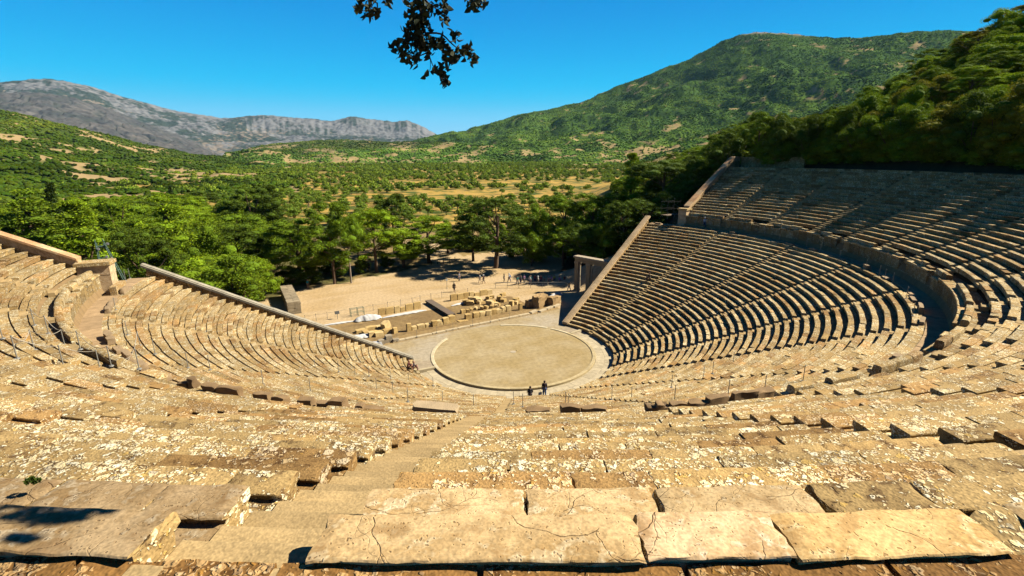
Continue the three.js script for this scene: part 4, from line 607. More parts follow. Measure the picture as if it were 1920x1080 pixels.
{
  const at = (x, y) => atLevel(x, y), W = [0.75, 0.74, 0.72], K = [0.03, 0.03, 0.035], N = [0.05, 0.08, 0.2];
  person('walk', at(851.7, 547.5), 2.4, K, [0.07, 0.06, 0.06], { shorts: 1, hat: [0.45, 0.38, 0.25] }, 'person in dark clothes and straw hat walking alone across the sunny plaza');
  person('stand', at(861, 527), 0.4, [0.35, 0.36, 0.42], [0.16, 0.17, 0.2], {}, 'person in grey top standing in the tree shade of the plaza');
  person('walk', at(900, 530), 4.4, W, [0.5, 0.45, 0.38], { shorts: 1 }, 'person in white top and pale shorts at the edge of plaza shade');
  person('walk', at(907, 532), 4.3, [0.2, 0.1, 0.09], [0.4, 0.32, 0.22], { hat: W, shorts: 1 }, 'person in maroon top and white hat beside a companion in white');
  person('stand', at(945, 530), 1, [0.12, 0.1, 0.07], [0.09, 0.08, 0.07], { hat: [0.3, 0.24, 0.15] }, 'person in brown clothes standing left of the barrier rail end');
  person('walk', at(955, 529), 3.9, [0.72, 0.76, 0.82], [0.08, 0.13, 0.3], { hat: W, pack: [0.08, 0.2, 0.5] }, 'person in white shirt with blue backpack near the barrier rail end');
  const row = [[970, [0.06, 0.3, 0.26], 0], [976, [0.2, 0.2, 0.22], 0], [983, [0.35, 0.18, 0.3], 0], [993, W, 0], [994.5, [0.08, 0.26, 0.24], 1], [1003, [0.36, 0.1, 0.08], 0], [1009, [0.55, 0.5, 0.42], W], [1014, [0.25, 0.08, 0.1], 0], [1020, [0.05, 0.35, 0.33], 0], [1029, [0.4, 0.32, 0.3], W], [1034, [0.25, 0.12, 0.4], 0], [1039, [0.5, 0.55, 0.1], 0], [1049, [0.2, 0.18, 0.5], 0], [1058, [0.4, 0.1, 0.06], 0]];
  const said = ['teal shirt, leftmost of the row', 'grey shirt, second from left of the row', 'mauve shirt near the left of the row', 'white shirt left of centre in the row', 'dark teal shirt behind the one in white', 'red shirt left of the white hat', 'cream shirt and white hat', 'dark maroon shirt beside the cream shirt', 'bright teal shirt in mid row', 'beige shirt and white hat', 'purple shirt right of the white hat', 'yellow green shirt right of the purple one', 'violet shirt near the right end of the row', 'rust red shirt, rightmost of the row'];
  row.forEach(([x, c, hat], i) => person(i % 3 ? 'stand' : 'walk', at(x, 534.5 - (i % 3) * 1.5), i * 1.7, c, i % 2 ? N : [0.25, 0.22, 0.18], { hat: Array.isArray(hat) ? hat : 0, shorts: i % 4 === 1 }, `person waiting behind the barrier rail, ${said[i]}`));
  person('walk', at(1067, 546), 3.6, [0.72, 0.36, 0.16], [0.12, 0.28, 0.45], { hat: W }, 'person in orange shirt and white hat beside the stone gateway pillar');
  person('stand', at(577.5, 541), 0.7, [0.02, 0.42, 0.5], [0.3, 0.2, 0.13], { shorts: 1 }, 'person in turquoise shirt standing at the plaza edge under left pines');
  person('walk', at(514, 543), 1.6, [0.5, 0.47, 0.5], [0.3, 0.28, 0.27], {}, 'person in pale clothes in pine shade at the far left of the plaza');
  person('stand', at(685, 510), 0.2, [0.4, 0.38, 0.36], [0.1, 0.1, 0.12], {}, 'person in grey standing in deep shade behind the plaza, right of the bare trunk');
  person('stand', at(692, 508), 2.2, [0.1, 0.1, 0.12], [0.2, 0.18, 0.15], {}, 'person in black standing in deep shade beside one in grey');
  const s1 = atLevel(994, 741, 0.36), s2 = atLevel(1023, 741, 0.36);
  person('sit', V(s1.x, 0.36, s1.z), PI - 32 * D * 1.0, [0.04, 0.04, 0.045], [0.06, 0.06, 0.07], {}, 'person in black sitting on the front row at the orchestra, left of two');
  person('stand', V(s2.x * 0.97, 0.02, s2.z * 0.97), PI - 32 * D, [0.05, 0.035, 0.05], [0.16, 0.26, 0.55], {}, 'person in dark top and blue trousers at the front row by the orchestra');
  const b1 = s2.clone().lerp(s1, 0.28); tag(mesh('backpack', POSES.sit.pack.clone().translate(b1.x, -0.05, b1.z), tinted(0.04, 0.05, 0.09), scene), 'dark backpack on the front row between the two visitors', 'bag');
  const s3 = onSeats(767, 690), s4 = onSeats(776, 692);
  person('sit', s3, 0.9, [0.16, 0.05, 0.04], [0.3, 0.13, 0.09], {}, 'person in dark red sitting at the left end of the lowest seats');
  person('sit', s4, 1.1, [0.06, 0.05, 0.06], [0.2, 0.1, 0.08], {}, 'person in black sitting beside one in dark red on the lowest seats');
  const s5 = onSeats(1217, 524); person('sit', s5.add(V(0, 0.05, 0)), -2, [0.07, 0.06, 0.05], [0.12, 0.1, 0.09], { hair: [0.1, 0.06, 0.03] }, 'person in dark clothes sitting among the right lower seats on a stair');
  const s6 = onSeats(1321, 422); person('walk', V(s6.x, PATH_Y, s6.z), -0.8, [0.6, 0.66, 0.8], [0.1, 0.12, 0.2], { hat: W, pack: [0.1, 0.15, 0.35] }, 'person in pale blue shirt walking along the right gangway');
}

// ---------------------------------------------------------------- trees
const leafMat = (r, g, b) => new THREE.MeshPhysicalMaterial({ color: new THREE.Color(r, g, b), roughness: 0.9, specularIntensity: 0.12, transmission: 0.25, thickness: 0, side: THREE.DoubleSide, vertexColors: true });
const GREEN = { pine: leafMat(0.099, 0.153, 0.006), bright: leafMat(0.142, 0.212, 0.006), dark: leafMat(0.057, 0.089, 0.006), olive: leafMat(0.122, 0.179, 0.017), brownish: leafMat(0.137, 0.137, 0.008), cypress: leafMat(0.031, 0.052, 0.006) };
const BARK = rockOf(0.2, 0.13, 0.08), PALEBARK = rockOf(0.42, 0.34, 0.26);
function crownGeo(clumps, per, size, seed, flat = 0.7) {
  const R = rng(seed), p = [], c = [];
  for (const [cx, cy, cz, cr] of clumps) { const tone = 0.72 + 0.5 * R();
    if (cr > 0.3) { const core = new THREE.IcosahedronGeometry(cr * 0.58, 1).attributes.position; for (let i = 0; i < core.count; i++) { p.push(cx + core.getX(i), cy + core.getY(i) * flat, cz + core.getZ(i)); c.push(tone * 0.75, tone * 0.8, tone * 0.75); } } // opaque dark core added in each clump to block light and deepen shade
    for (let k = 0; k < per; k++) {
      const z = R() * 1.7 - 0.7, a = R() * 2 * PI, q = Math.sqrt(max(0, 1 - min(1, z * z))), rad = cr * (0.62 + 0.46 * Math.sqrt(R())), n = [q * cos(a), clamp(z, -0.7, 1), q * sin(a)];
      const o = [cx + n[0] * rad, cy + n[1] * rad * flat, cz + n[2] * rad], s = size * (0.6 + 0.8 * R());
      const d = [n[0] + (R() - 0.5) * 1.5, n[1] * 0.8 + 0.25 + (R() - 0.5) * 1.3, n[2] + (R() - 0.5) * 1.5], l = hypot(...d) || 1, e = [R() - 0.5, R() - 0.5, R() - 0.5];
      const f = [d[1] * e[2] - d[2] * e[1], d[2] * e[0] - d[0] * e[2], d[0] * e[1] - d[1] * e[0]], m = hypot(...f) || 1, A = (u, v) => p.push(...o.map((w, i) => w + d[i] / l * u * s + f[i] / m * v * s));
      A(-0.5, 0); A(0, -0.36); A(0.7, 0); A(-0.5, 0); A(0.7, 0); A(0, 0.36);
      const t = tone * (0.75 + 0.5 * R()), y = 0.9 + 0.3 * R(); for (let i = 0; i < 6; i++) c.push(t * y, t, t * 0.9);
    } }
  const g = new THREE.BufferGeometry(); g.setAttribute('position', new THREE.Float32BufferAttribute(p, 3)); g.setAttribute('color', new THREE.Float32BufferAttribute(c, 3)); g.computeVertexNormals(); return g;
}
function treeKind(kind, seed) { // unit trees about their real size: [trunk geometry, crown geometry, height, radius]
  const R = rng(seed * 31 + 7), cl = [], limbs = []; let H = 14, rad = 4.6, per = 400, size = 0.14;
  const add = (y, r, a, cr) => cl.push([cos(a) * r, y, sin(a) * r, cr]);
  if (kind === 'pine') { per = 330; for (let k = 0; k < 74; k++) { const t = R(), y = 3.6 + 9.8 * t, rr = (1.9 + 2.9 * sin(PI * Math.pow(t, 0.8))) * (0.25 + 0.8 * Math.sqrt(R())); add(y, rr, R() * 6.3, 0.5 + 0.85 * R() * R() + 0.15); } }
  if (kind === 'umbrella') { H = 13; rad = 6; for (let k = 0; k < 46; k++) { const rr = 5 * Math.sqrt(R()); add(8 + 3.8 * (1 - rr * rr / 36) * (0.35 + 0.65 * R()), rr, R() * 6.3, 1.1 + 0.8 * R()); } }
  if (kind === 'cone') { H = 17; rad = 3.4; for (let k = 0; k < 50; k++) { const t = Math.pow(R(), 1.2), y = 1.8 + 14.6 * t; add(y, (1 - t) * 3.3 * (0.35 + 0.65 * R()) + 0.15, R() * 6.3, 0.45 + 1.1 * (1 - t) + 0.2 * R()); } }
  if (kind === 'round') { H = 8; rad = 4; per = 380; size = 0.135; for (let k = 0; k < 36; k++) { const t = R(), y = 0.9 + 6.2 * t, rr = 3.2 * sin(PI * (0.22 + 0.7 * t)) * Math.sqrt(R()); add(y, rr, R() * 6.3, 0.8 + 0.7 * R()); } }
  if (kind === 'olive') { H = 4.6; rad = 2.4; per = 75; size = 0.26; for (let k = 0; k < 16; k++) { const t = R(); add(1.6 + 2.5 * t, 1.8 * sin(PI * (0.3 + 0.6 * t)) * Math.sqrt(R()), R() * 6.3, 0.6 + 0.4 * R()); } }
  if (kind === 'cypress') { H = 12; rad = 0.9; per = 160; size = 0.2; for (let k = 0; k < 22; k++) { const t = k / 22; add(0.8 + 10.8 * t, 0.12, R() * 6.3, (0.75 + 0.1 * R()) * Math.pow(1 - t, 0.45) + 0.12); } }
  const lean = kind === 'olive' ? 0.3 : 0.8 * (R() - 0.5), low = kind === 'round' ? 1.2 : kind === 'olive' ? 1.2 : kind === 'cone' || kind === 'cypress' ? H * 0.9 : H * 0.72, base = kind === 'olive' ? 0.24 : kind === 'cypress' ? 0.14 : 0.32;
  limbs.push(tube([V(0, -0.4, 0), V(lean * 0.3, low * 0.35, lean * 0.2), V(lean * 0.7, low * 0.7, -lean * 0.2), V(lean, low, 0)], base, base * 0.35));
  for (let k = 0; k < (kind === 'cypress' ? 0 : 9); k++) { const [x, y, z] = cl[(k * 4) % cl.length], f = clamp(y / low * 0.62, 0.12, 0.92); limbs.push(tube([V(lean * f, low * f, 0), V((x + lean * f) * 0.5, lerp(low * f, y, 0.4), z * 0.5), V(x, y, z)], base * 0.36, base * 0.1, 5)); }
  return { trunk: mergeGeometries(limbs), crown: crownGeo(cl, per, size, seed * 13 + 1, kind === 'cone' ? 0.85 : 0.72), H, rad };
}
const KINDS = {}; for (const [k, n] of [['pine', 4], ['umbrella', 2], ['cone', 2], ['round', 4], ['olive', 3], ['cypress', 1]]) KINDS[k] = Array.from({ length: n }, (_, i) => treeKind(k, i + 1 + k.length * 10));
const TREE_NAME = { pine: 'pine_tree', umbrella: 'umbrella_pine', cone: 'conical_pine', round: 'evergreen_oak', olive: 'olive_tree', cypress: 'cypress_tree' }, TREE_CAT = { olive: 'olive tree', round: 'tree', cypress: 'cypress' };
const RT = rng(404);
const treeProto = {};
function tree(kind, pos, height, width, tone, label, group, pale) {
  const v = RT() * KINDS[kind].length | 0, K = KINDS[kind][v], key = kind + v + tone + (pale ? 1 : 0); let g = treeProto[key];
  if (!g) { g = treeProto[key] = thing(TREE_NAME[kind], label, TREE_CAT[kind] || 'pine tree'); mesh('trunk', K.trunk, pale ? PALEBARK : BARK, g); mesh('crown', K.crown, GREEN[tone], g); } else g = copyOf(g);
  g.userData.label = label; delete g.userData.group; if (group) g.userData.group = group;
  g.position.copy(pos); g.rotation.y = RT() * 6.3; const w = width / 2 / K.rad; g.scale.set(w, height / K.H, w); return g;
}
// trees told apart one by one: picture column, crown top, distance, width in picture, kind, tone
const plant = (px, topY, dist, wpx, kind, tone, label, pale) => { const t = atDist(px, topY, dist), g = groundY(t.x, t.z); return tree(kind, V(t.x, g - 0.05, t.z), t.y - g, wpx * dist * 1.05 / FOC, tone, label, null, pale); };
[[432, 470, 84, 135, 'round', 'pine', 'rounded mid green bushy tree just beyond the left retaining wall top'],
  [478, 478, 92, 80, 'round', 'bright', 'smaller bushy tree at the left plaza corner, right of the big rounded one'],
  [548, 408, 100, 110, 'pine', 'pine', 'pine with leaning trunk at the left edge of the plaza'],
  [612, 376, 97, 92, 'pine', 'pine', 'tall pine at the plaza edge with two clumped crowns above a dark trunk'],
  [646, 392, 96.5, 66, 'umbrella', 'pine', 'pine on a pale bare trunk with broken side branches at plaza edge', 1],
  [697, 388, 104, 100, 'pine', 'bright', 'full pine right of the pale bare trunk behind the plaza'],
  [732, 360, 126, 74, 'pine', 'dark', 'dark dense pine rising above the trees behind mid plaza'],
  [752, 428, 108, 92, 'pine', 'bright', 'low bright pine with rounded clumps behind the middle of the plaza'],
  [800, 404, 112, 112, 'pine', 'bright', 'broad bright pine with puffy clumps left of the shaded path'],
  [838, 432, 122, 66, 'pine', 'pine', 'narrow pine directly left of the shaded path mouth'],
  [928, 366, 104, 142, 'pine', 'dark', 'big dark pine standing over the right side of the plaza'],
  [885, 405, 112, 80, 'pine', 'dark', 'dark pine leaning over the shaded path behind the plaza'],
  [1006, 378, 110, 84, 'round', 'pine', 'rounded dense tree right of the big dark plaza pine'],
  [1062, 362, 114, 92, 'pine', 'pine', 'pine with yellow green top right of the rounded dense tree'],
  [1112, 358, 112, 88, 'pine', 'pine', 'pine standing on the shaded bank behind the stone gateway'],
  [1160, 330, 112, 96, 'cone', 'pine', 'dark cone shaped pine on the bank behind the right wall'],
  [1187, 284, 124, 78, 'cone', 'bright', 'tallest conical pine, pale green spire above the right wall'],
  [1248, 288, 118, 136, 'umbrella', 'dark', 'dark wide crowned pine above the right gangway entrance'],
  [1330, 296, 130, 110, 'pine', 'dark', 'dark pine left of the upper right end wall'],
  [1395, 262, 142, 110, 'round', 'pine', 'broad green tree behind the top corner of the right end wall'],
  [300, 358, 92, 138, 'cone', 'bright', 'tall feathery pine behind the left lighting tower'],
  [255, 420, 84, 100, 'pine', 'dark', 'dark pine just right of the lighting tower top'],
  [130, 372, 96, 140, 'cone', 'bright', 'large feathery pine left of the lighting tower'],
  [40, 344, 104, 150, 'cone', 'pine', 'large pine at the left picture edge above the pinkish wall'],
  [205, 370, 112, 110, 'pine', 'pine', 'pine between the lighting tower and the large feathery pine'],
  [372, 412, 96, 100, 'round', 'pine', 'green tree right of the tall feathery pine'],
  [440, 402, 106, 120, 'pine', 'pine', 'pine above the big rounded bushy tree'],
  [505, 345, 134, 86, 'cone', 'dark', 'dark straight sided pine left of the golden field rows'],
  [465, 348, 132, 96, 'pine', 'dark', 'dark pine left of the dark straight sided one'],
  [88, 334, 170, 20, 'cypress', 'cypress', 'slim dark cypress spire above the left wood'],
  [1098, 432, 100, 70, 'pine', 'dark', 'dark pine behind the stone gateway lintel'], [1128, 420, 98, 70, 'pine', 'dark', 'dark pine on the bank just right of the stone gateway'],
  [318, 344, 250, 10, 'cypress', 'cypress', 'tiny dark cypress spire at the far edge of the left wood'],
].forEach((a) => plant(...a));
tree('pine', V(38, groundY(38, -20) - 0.1, -20), 11.5, 8, 'dark', 'dark pine on the bank shading the visitors behind the barrier rail'); tree('umbrella', V(33.5, groundY(33.5, -27) - 0.1, -27), 11, 10, 'dark', 'dark spreading pine shading the path right of the barrier rail'); tree('pine', V(41, groundY(41, -25) - 0.1, -25), 12, 9, 'dark', 'dark pine higher on the bank behind the barrier rail');
{ // woods where single trees cannot be named apart
  const R = rng(11), TONE = { pine: 'mid green', bright: 'yellow green', dark: 'dark green', brownish: 'brownish', olive: 'grey green' }, SORT = { pine: 'pine', round: 'bushy tree' };
  const where = (p, h) => { const q = V(p.x, p.y + h, p.z).project(camera); return [q.x < -0.72 ? 'at the far left' : q.x < -0.45 ? 'on the left' : q.x < -0.1 ? 'left of centre' : q.x < 0.2 ? 'near the centre' : q.x < 0.45 ? 'right of centre' : q.x < 0.72 ? 'on the right' : 'at the far right', h > 9 ? 'tall ' : h < 6 ? 'low ' : '']; };
  const wood = (kind, p, h, w, tone, place, group) => { const [side, tall] = where(p, h); tree(kind, p, h, w, tone, `${tall}${TONE[tone]} ${SORT[kind]} ${place}, ${side}`, group); };
  const spots = [], free = (p, gap) => spots.every((q) => hypot(q.x - p.x, q.z - p.z) > gap) && spots.push(p);
  for (let k = 0, n = 0; k < 1600 && n < 120; k++) { const a = lerp(-160, -186, R()) * D, d = 92 + 150 * R(), p = V(CAM.x + sin(a) * d, 0, CAM.z + cos(a) * d); if (p.z > -50 - (p.x + 9) * 0.27 || d > 215 && a < -178 * D || d < 100 && R() < 0.4 || !free(p, 5.4)) continue; p.y = groundY(p.x, p.z); n++; const h = 7.5 + 5 * R(); wood(R() < 0.7 ? 'pine' : 'round', p, h, h * (0.8 + 0.35 * R()), ['pine', 'bright', 'dark'][R() * 3 | 0], 'in the wood below the left hill', 'trees of the dense left wood'); }
  for (let k = 0, n = 0; k < 1400 && n < 52; k++) { const a = lerp(178, 141, R()) * D, d = 106 + 62 * R(), p = V(CAM.x + sin(a) * d, 0, CAM.z + cos(a) * d); if (p.z > -60 - (p.x + 9) * 0.2 && p.x < 28 || abs(p.x - 17 - (p.z + 50) * -0.12) < 7 || !free(p, 5)) continue; p.y = groundY(p.x, p.z); n++; const h = d < 122 && R() < 0.3 ? 7 + 2 * R() : 3 + 2.6 * R(); wood(h > 6 && R() < 0.7 ? 'pine' : 'round', p, h, h * (0.8 + 0.35 * R()), ['pine', 'dark', 'bright'][R() * 3 | 0], 'in the belt of trees behind the plaza', 'trees in the belt behind the plaza'); }
  for (let k = 0, n = 0; k < 1500 && n < 60; k++) { const th = lerp(100, 146, R()), r = 42 + 50 * R(), p = pol(r, th); if (r * (th - THU) * D < (r < 60 ? 6 : -20) || azim(p.x, p.z) < 122 || azim(p.x, p.z) > 146 || r < 52 && th > 125 || !free(p, 5.5)) continue; p.y = groundY(p.x, p.z); n++; const h = 6 + 4 * R(); wood(R() < 0.55 ? 'pine' : 'round', p, h, h * (0.8 + 0.3 * R()), ['pine', 'dark', 'dark'][R() * 3 | 0], 'on the bank outside the right walls', 'trees on the shaded right bank'); }
  for (let k = 0, n = 0; k < 500 && n < 24; k++) { const x = lerp(-30, 40, R()), p = V(x, 0, -50.5 - (x + 9) * 0.27 - 9 * R()); if (abs(p.x - 17 - (p.z + 50) * -0.12) < 6.5 || !free(p, 2.6)) continue; p.y = groundY(p.x, p.z); n++; const h = 2.2 + 1.9 * R(); wood('round', p, h, h * (1.1 + 0.4 * R()), ['dark', 'pine', 'dark'][R() * 3 | 0], 'under pines along the plaza edge', 'bushes along the far plaza edge'); }
  // evergreens crowding behind the right rim, then up the hillside
  for (let k = 0, n = 0; k < 2600 && n < 98; k++) { const th = lerp(0, 98, R()), r = 59.4 + 9 * R() * R(), p = pol(r, th); if (!free(p, 2.9)) continue; p.y = groundY(p.x, p.z); n++; const h = 6.6 + 2.8 * R(); wood(R() < 0.85 ? 'round' : 'pine', p, h, 6 + 2.6 * R(), ['dark', 'brownish', 'pine', 'dark', 'pine'][R() * 5 | 0], 'close behind the upper right rim', 'evergreens behind the right rim'); }
  for (let k = 0, n = 0; k < 2600 && n < 175; k++) { const a = lerp(97, 133, R()), d = lerp(92, 236, R()), p = V(CAM.x + sin(a * D) * d, 0, CAM.z + cos(a * D) * d); if (hypot(p.x, p.z) < 68 || !free(p, 4.6 + d * 0.006)) continue; p.y = groundY(p.x, p.z); if (p.y < 2) continue; n++; const h = 4.5 + 3 * R(); wood(R() < 0.85 ? 'round' : 'pine', p, h, h * (1.1 + 0.4 * R()), ['bright', 'brownish', 'pine', 'bright', 'pine', 'bright', 'pine'][R() * 7 | 0], d < 130 ? 'low on the right hillside' : d < 180 ? 'midway up the right hillside' : 'high on the right hillside', 'trees on the right hillside'); }
  { // undergrowth that closes the hillside between the trees: one mass
    const list = []; for (let k = 0; k < 9000 && list.length < 2600; k++) { const a = lerp(95, 136, R()), d = lerp(88, 262, Math.sqrt(R())), p = V(CAM.x + sin(a * D) * d, 0, CAM.z + cos(a * D) * d), r = hypot(p.x, p.z); if (r < 60 || r < 66 && R() < 0.6) continue; p.y = groundY(p.x, p.z); if (p.y > 1.5) list.push([p, R()]); }
    for (let k = 0; k < 420; k++) { const p = pol(58.9 + 4.5 * R(), lerp(-4, 98, R())); p.y = groundY(p.x, p.z) + 0.5; list.push([p, R() * 0.5]); }
    const im = new THREE.InstancedMesh(KINDS.round[1].crown, GREEN.pine, list.length), q = new THREE.Object3D(), c = new THREE.Color(); list.forEach(([p, v], i) => { q.position.set(p.x, p.y - 0.6 - v, p.z); q.rotation.y = v * 40; const s = 0.28 + 0.3 * ((v * 7.3) % 1); q.scale.set(s * 1.3, s, s * 1.3); q.updateMatrix(); im.setMatrixAt(i, q.matrix); const w = 0.6 + 0.7 * ((v * 13.7) % 1); im.setColorAt(i, c.setRGB(w * (0.9 + 0.6 * ((v * 31) % 1)), w, w)); });
    im.name = 'hillside_undergrowth'; im.userData.kind = 'stuff'; tag(im, 'thick low undergrowth between the trees of the right hillside', 'undergrowth'); scene.add(im);
  }
  // olives of the valley: the nearer ones one by one, the rest as one grove
  const far = []; let near = 0;
  for (let i = -70; i < 90; i++) for (let j = 0; j < 120; j++) {
    const u = i * 9 + (R() - 0.5) * 4.4, w = -75 - j * 9.5 + (R() - 0.5) * 2.4, x = u * 0.95 - w * 0.28 - 30, z = w * 0.95 + u * 0.1, d = hypot(x - CAM.x, z - CAM.z), a = azim(x, z);
    if (a < 128 || a > 197 || d < 172 || d > 1250 || hillY(x, z) > 1) continue;
    if (fbm(x * 0.011, z * 0.011, 3) + 0.3 * smooth(d, 300, 800) < -0.02 + 0.35 * (R() - 0.5)) continue;
    if (a > 183 && d < 240) continue;
    const y = groundY(x, z), s = 0.8 + 0.5 * R();
    if (d < 330 && near < 260 && R() < 0.92) { near++; tree('olive', V(x, y - 0.1, z), 4.2 * s, 5.2 * s, 'olive', 'small round olive tree in the grove of the golden valley', 'olive trees in the valley grove'); } else if (fbm(x * 0.05 + 40, z * 0.05, 2) < 0.22) far.push([x + (R() - 0.5) * 5, y - 0.15, z + (R() - 0.5) * 5, (0.45 + 0.95 * R()) * (d > 600 ? 1.15 : 1)]);
  }
  const g = crownGeo([[0, 1.9, 0, 2.1], [1, 2.6, 0.3, 1.4], [-0.8, 2.4, -0.7, 1.5]], 26, 1.0, 9, 0.8), im = new THREE.InstancedMesh(g, GREEN.olive, far.length), q = new THREE.Object3D(), col = new THREE.Color();
  far.forEach(([x, y, z, s], i) => { q.position.set(x, y, z); q.rotation.y = i; q.scale.set(s * 1.1, s, s * 1.1); q.updateMatrix(); im.setMatrixAt(i, q.matrix); const v = 0.75 + 0.5 * R(); im.setColorAt(i, col.setRGB(v, v, v * 0.9)); });
  im.name = 'olive_grove'; im.userData.kind = 'stuff'; tag(im, 'far olive grove and scrub dotted over the valley floor', 'olive grove'); scene.add(im);
}
// ---------------------------------------------------------------- hills, each at its own distance
const hillMat = new THREE.MeshPhysicalMaterial({ color: toned(0.4), roughness: 1, specularIntensity: 0, vertexColors: true });
function hill(name, ridge, dist, foot, yFoot, rows, cols, o) {
  const p = [], c = [], ix = [], back = 8, x0 = ridge[0][0], x1 = ridge[ridge.length - 1][0], pts = [];
  for (let j = 0; j <= cols; j++) {
    const px = lerp(x0, x1, j / cols), dir = ray(px, 0), dn = Math.sqrt(dir.x * dir.x + dir.z * dir.z), top = atDist(px, curve(px, ridge), dist).y, fd = typeof foot === 'function' ? foot(px) : foot;
    for (let i = 0; i <= rows + back; i++) {
      const t = i / rows, d = t <= 1 ? lerp(fd, dist, t) : dist * (1 + (t - 1) * 0.8), x = CAM.x + dir.x / dn * d, z = CAM.z + dir.z / dn * d, e = min(t, 1);
      let y = t <= 1 ? lerp(yFoot, top, o.shape ? o.shape(e, px) : Math.pow(e, 1.35)) : top - (t - 1) * top * 1.2;
      const damp = sin(PI * clamp(e * 0.94)) ** 0.7; y += o.relief(x, z, e) * damp + o.rough * fbm(x * o.rf, z * o.rf, 3) * (0.35 + 0.65 * damp);
      p.push(x, y, z); pts.push([x, y, z, e, px]); const cc = o.color(x, y, z, e, px); c.push(...cc); pts[pts.length - 1].push(cc[0]);
      if (i && j) { const a = j * (rows + back + 1) + i, b = a - rows - back - 1; ix.push(b - 1, b, a, b - 1, a, a - 1); }
    }
  }
  const g = new THREE.BufferGeometry(); g.setAttribute('position', new THREE.Float32BufferAttribute(p, 3)); g.setAttribute('color', new THREE.Float32BufferAttribute(c, 3)); g.setIndex(ix); g.computeVertexNormals(); struct(name, g, hillMat); return pts;
}
const grn = [0.092, 0.17, 0.034], grn2 = [0.165, 0.26, 0.03], tan = [0.46, 0.33, 0.16], rockC = [0.34, 0.31, 0.3];
const rightPts = hill('green_mountain', [[380, 318], [560, 300], [700, 280], [800, 257], [860, 247], [985, 213], [1035, 204], [1110, 185], [1160, 165], [1230, 140], [1300, 112], [1350, 88], [1400, 70], [1440, 63], [1480, 65], [1560, 74], [1620, 75], [1700, 66], [1790, 60], [1900, 62], [2300, 90]], 2600, 850, 6, 230, 620, {
  rough: 9, rf: 0.02, relief: (x, z, e) => 55 * fbm(x * 0.0016, z * 0.0016, 4) + 45 * abs(fbm(x * 0.003 + 4, z * 0.003, 3)), shape: (e) => Math.pow(e, 1.55),
  color: (x, y, z, e, px) => { const n = fbm(x * 0.012, z * 0.012, 3), m = fbm(x * 0.05, z * 0.05, 2), b = fbm(x * 0.004, z * 0.004, 3); let k = mix3(grn, grn2, clamp(0.35 + b * 1.2 - 0.4 * e + m * 0.5)); k = mix3(k, [0.035, 0.062, 0.03], smooth(m, 0.05, 0.4) * 0.7); k = mix3(k, tan, smooth(n + 0.6 * m + 0.35 * b - 0.6 * smooth(e, 0.1, 0.45), -0.08, 0.2) * 0.9); return mix3(k, [0.4, 0.3, 0.24], smooth(e, 0.965, 1) * smooth(px, 1380, 1420) * (1 - smooth(px, 1500, 1540)) * 0.9); } });
const midPts = hill('low_green_ridge', [[150, 322], [300, 304], [380, 292], [430, 278], [480, 268], [560, 262], [650, 262], [700, 266], [760, 263], [800, 258], [850, 262], [920, 275], [1050, 300]], 2300, 1000, 4, 110, 420, {
  rough: 6, rf: 0.02, relief: (x, z) => 22 * fbm(x * 0.003, z * 0.003, 3), shape: (e) => Math.pow(e, 1.2),
  color: (x, y, z, e) => { const n = fbm(x * 0.012, z * 0.012, 3), m = fbm(x * 0.06, z * 0.06, 2), b = fbm(x * 0.004 + 3, z * 0.004, 3); let k = mix3([0.12, 0.15, 0.035], [0.07, 0.11, 0.03], clamp(0.5 + m + b)); return mix3(k, [0.42, 0.3, 0.16], smooth(n + 0.7 * m + b - 0.35 * e, 0.0, 0.45) * 0.75); } });
const leftPts = hill('left_green_hill', [[-420, 160], [-200, 185], [0, 216], [100, 240], [200, 265], [300, 288], [400, 297], [520, 314]], 1300, 330, 0, 150, 460, {
  rough: 4, rf: 0.03, relief: (x, z) => 16 * fbm(x * 0.005, z * 0.005, 3), shape: (e) => Math.pow(e, 1.3),
  color: (x, y, z, e, px) => { const n = fbm(x * 0.018, z * 0.018, 3), m = fbm(x * 0.09, z * 0.09, 2), b = fbm(x * 0.007 + 7, z * 0.007, 3); let k = mix3([0.065, 0.115, 0.022], [0.11, 0.14, 0.03], clamp(0.4 + m + b)); k = mix3(k, [0.03, 0.055, 0.018], smooth(m, 0.08, 0.4) * 0.7); return mix3(k, [0.48, 0.34, 0.17], smooth(n + 0.6 * m + 1.1 * b - 0.5 * smooth(e, 0.3, 0.75), 0.02, 0.3) * 0.9); } });
hill('grey_scree_spur', [[-420, 180], [-200, 168], [0, 170], [50, 172], [100, 182], [160, 200], [200, 216], [260, 241], [320, 264], [365, 288], [390, 310]], 5600, 3200, 20, 150, 520, {
  rough: 20, rf: 0.013, relief: (x, z, e) => 18 * fbm(x * 0.0009, z * 0.0009, 2) - 12 * Math.pow(max(0, 1 - abs(fbm(x * 0.005, z * 0.0012, 2)) * 9), 2), shape: (e) => Math.pow(e, 1.15),
  color: (x, y, z, e, px) => { const n = fbm(x * 0.004, z * 0.004, 4), m = fbm(x * 0.02, z * 0.02, 2), v = 0.85 + 0.5 * m; let k = mix3([0.16, 0.145, 0.13], [0.108, 0.105, 0.104], clamp(0.5 + n * 1.4)).map((q) => q * v); const gully = Math.pow(max(0, 1 - abs(fbm(x * 0.005, z * 0.0012, 2)) * 9), 2); return mix3(k, [0.05, 0.06, 0.04], max(smooth(n * 0.7 + m * 0.8, 0.15, 0.5) * 0.6, gully * 0.5)); } });
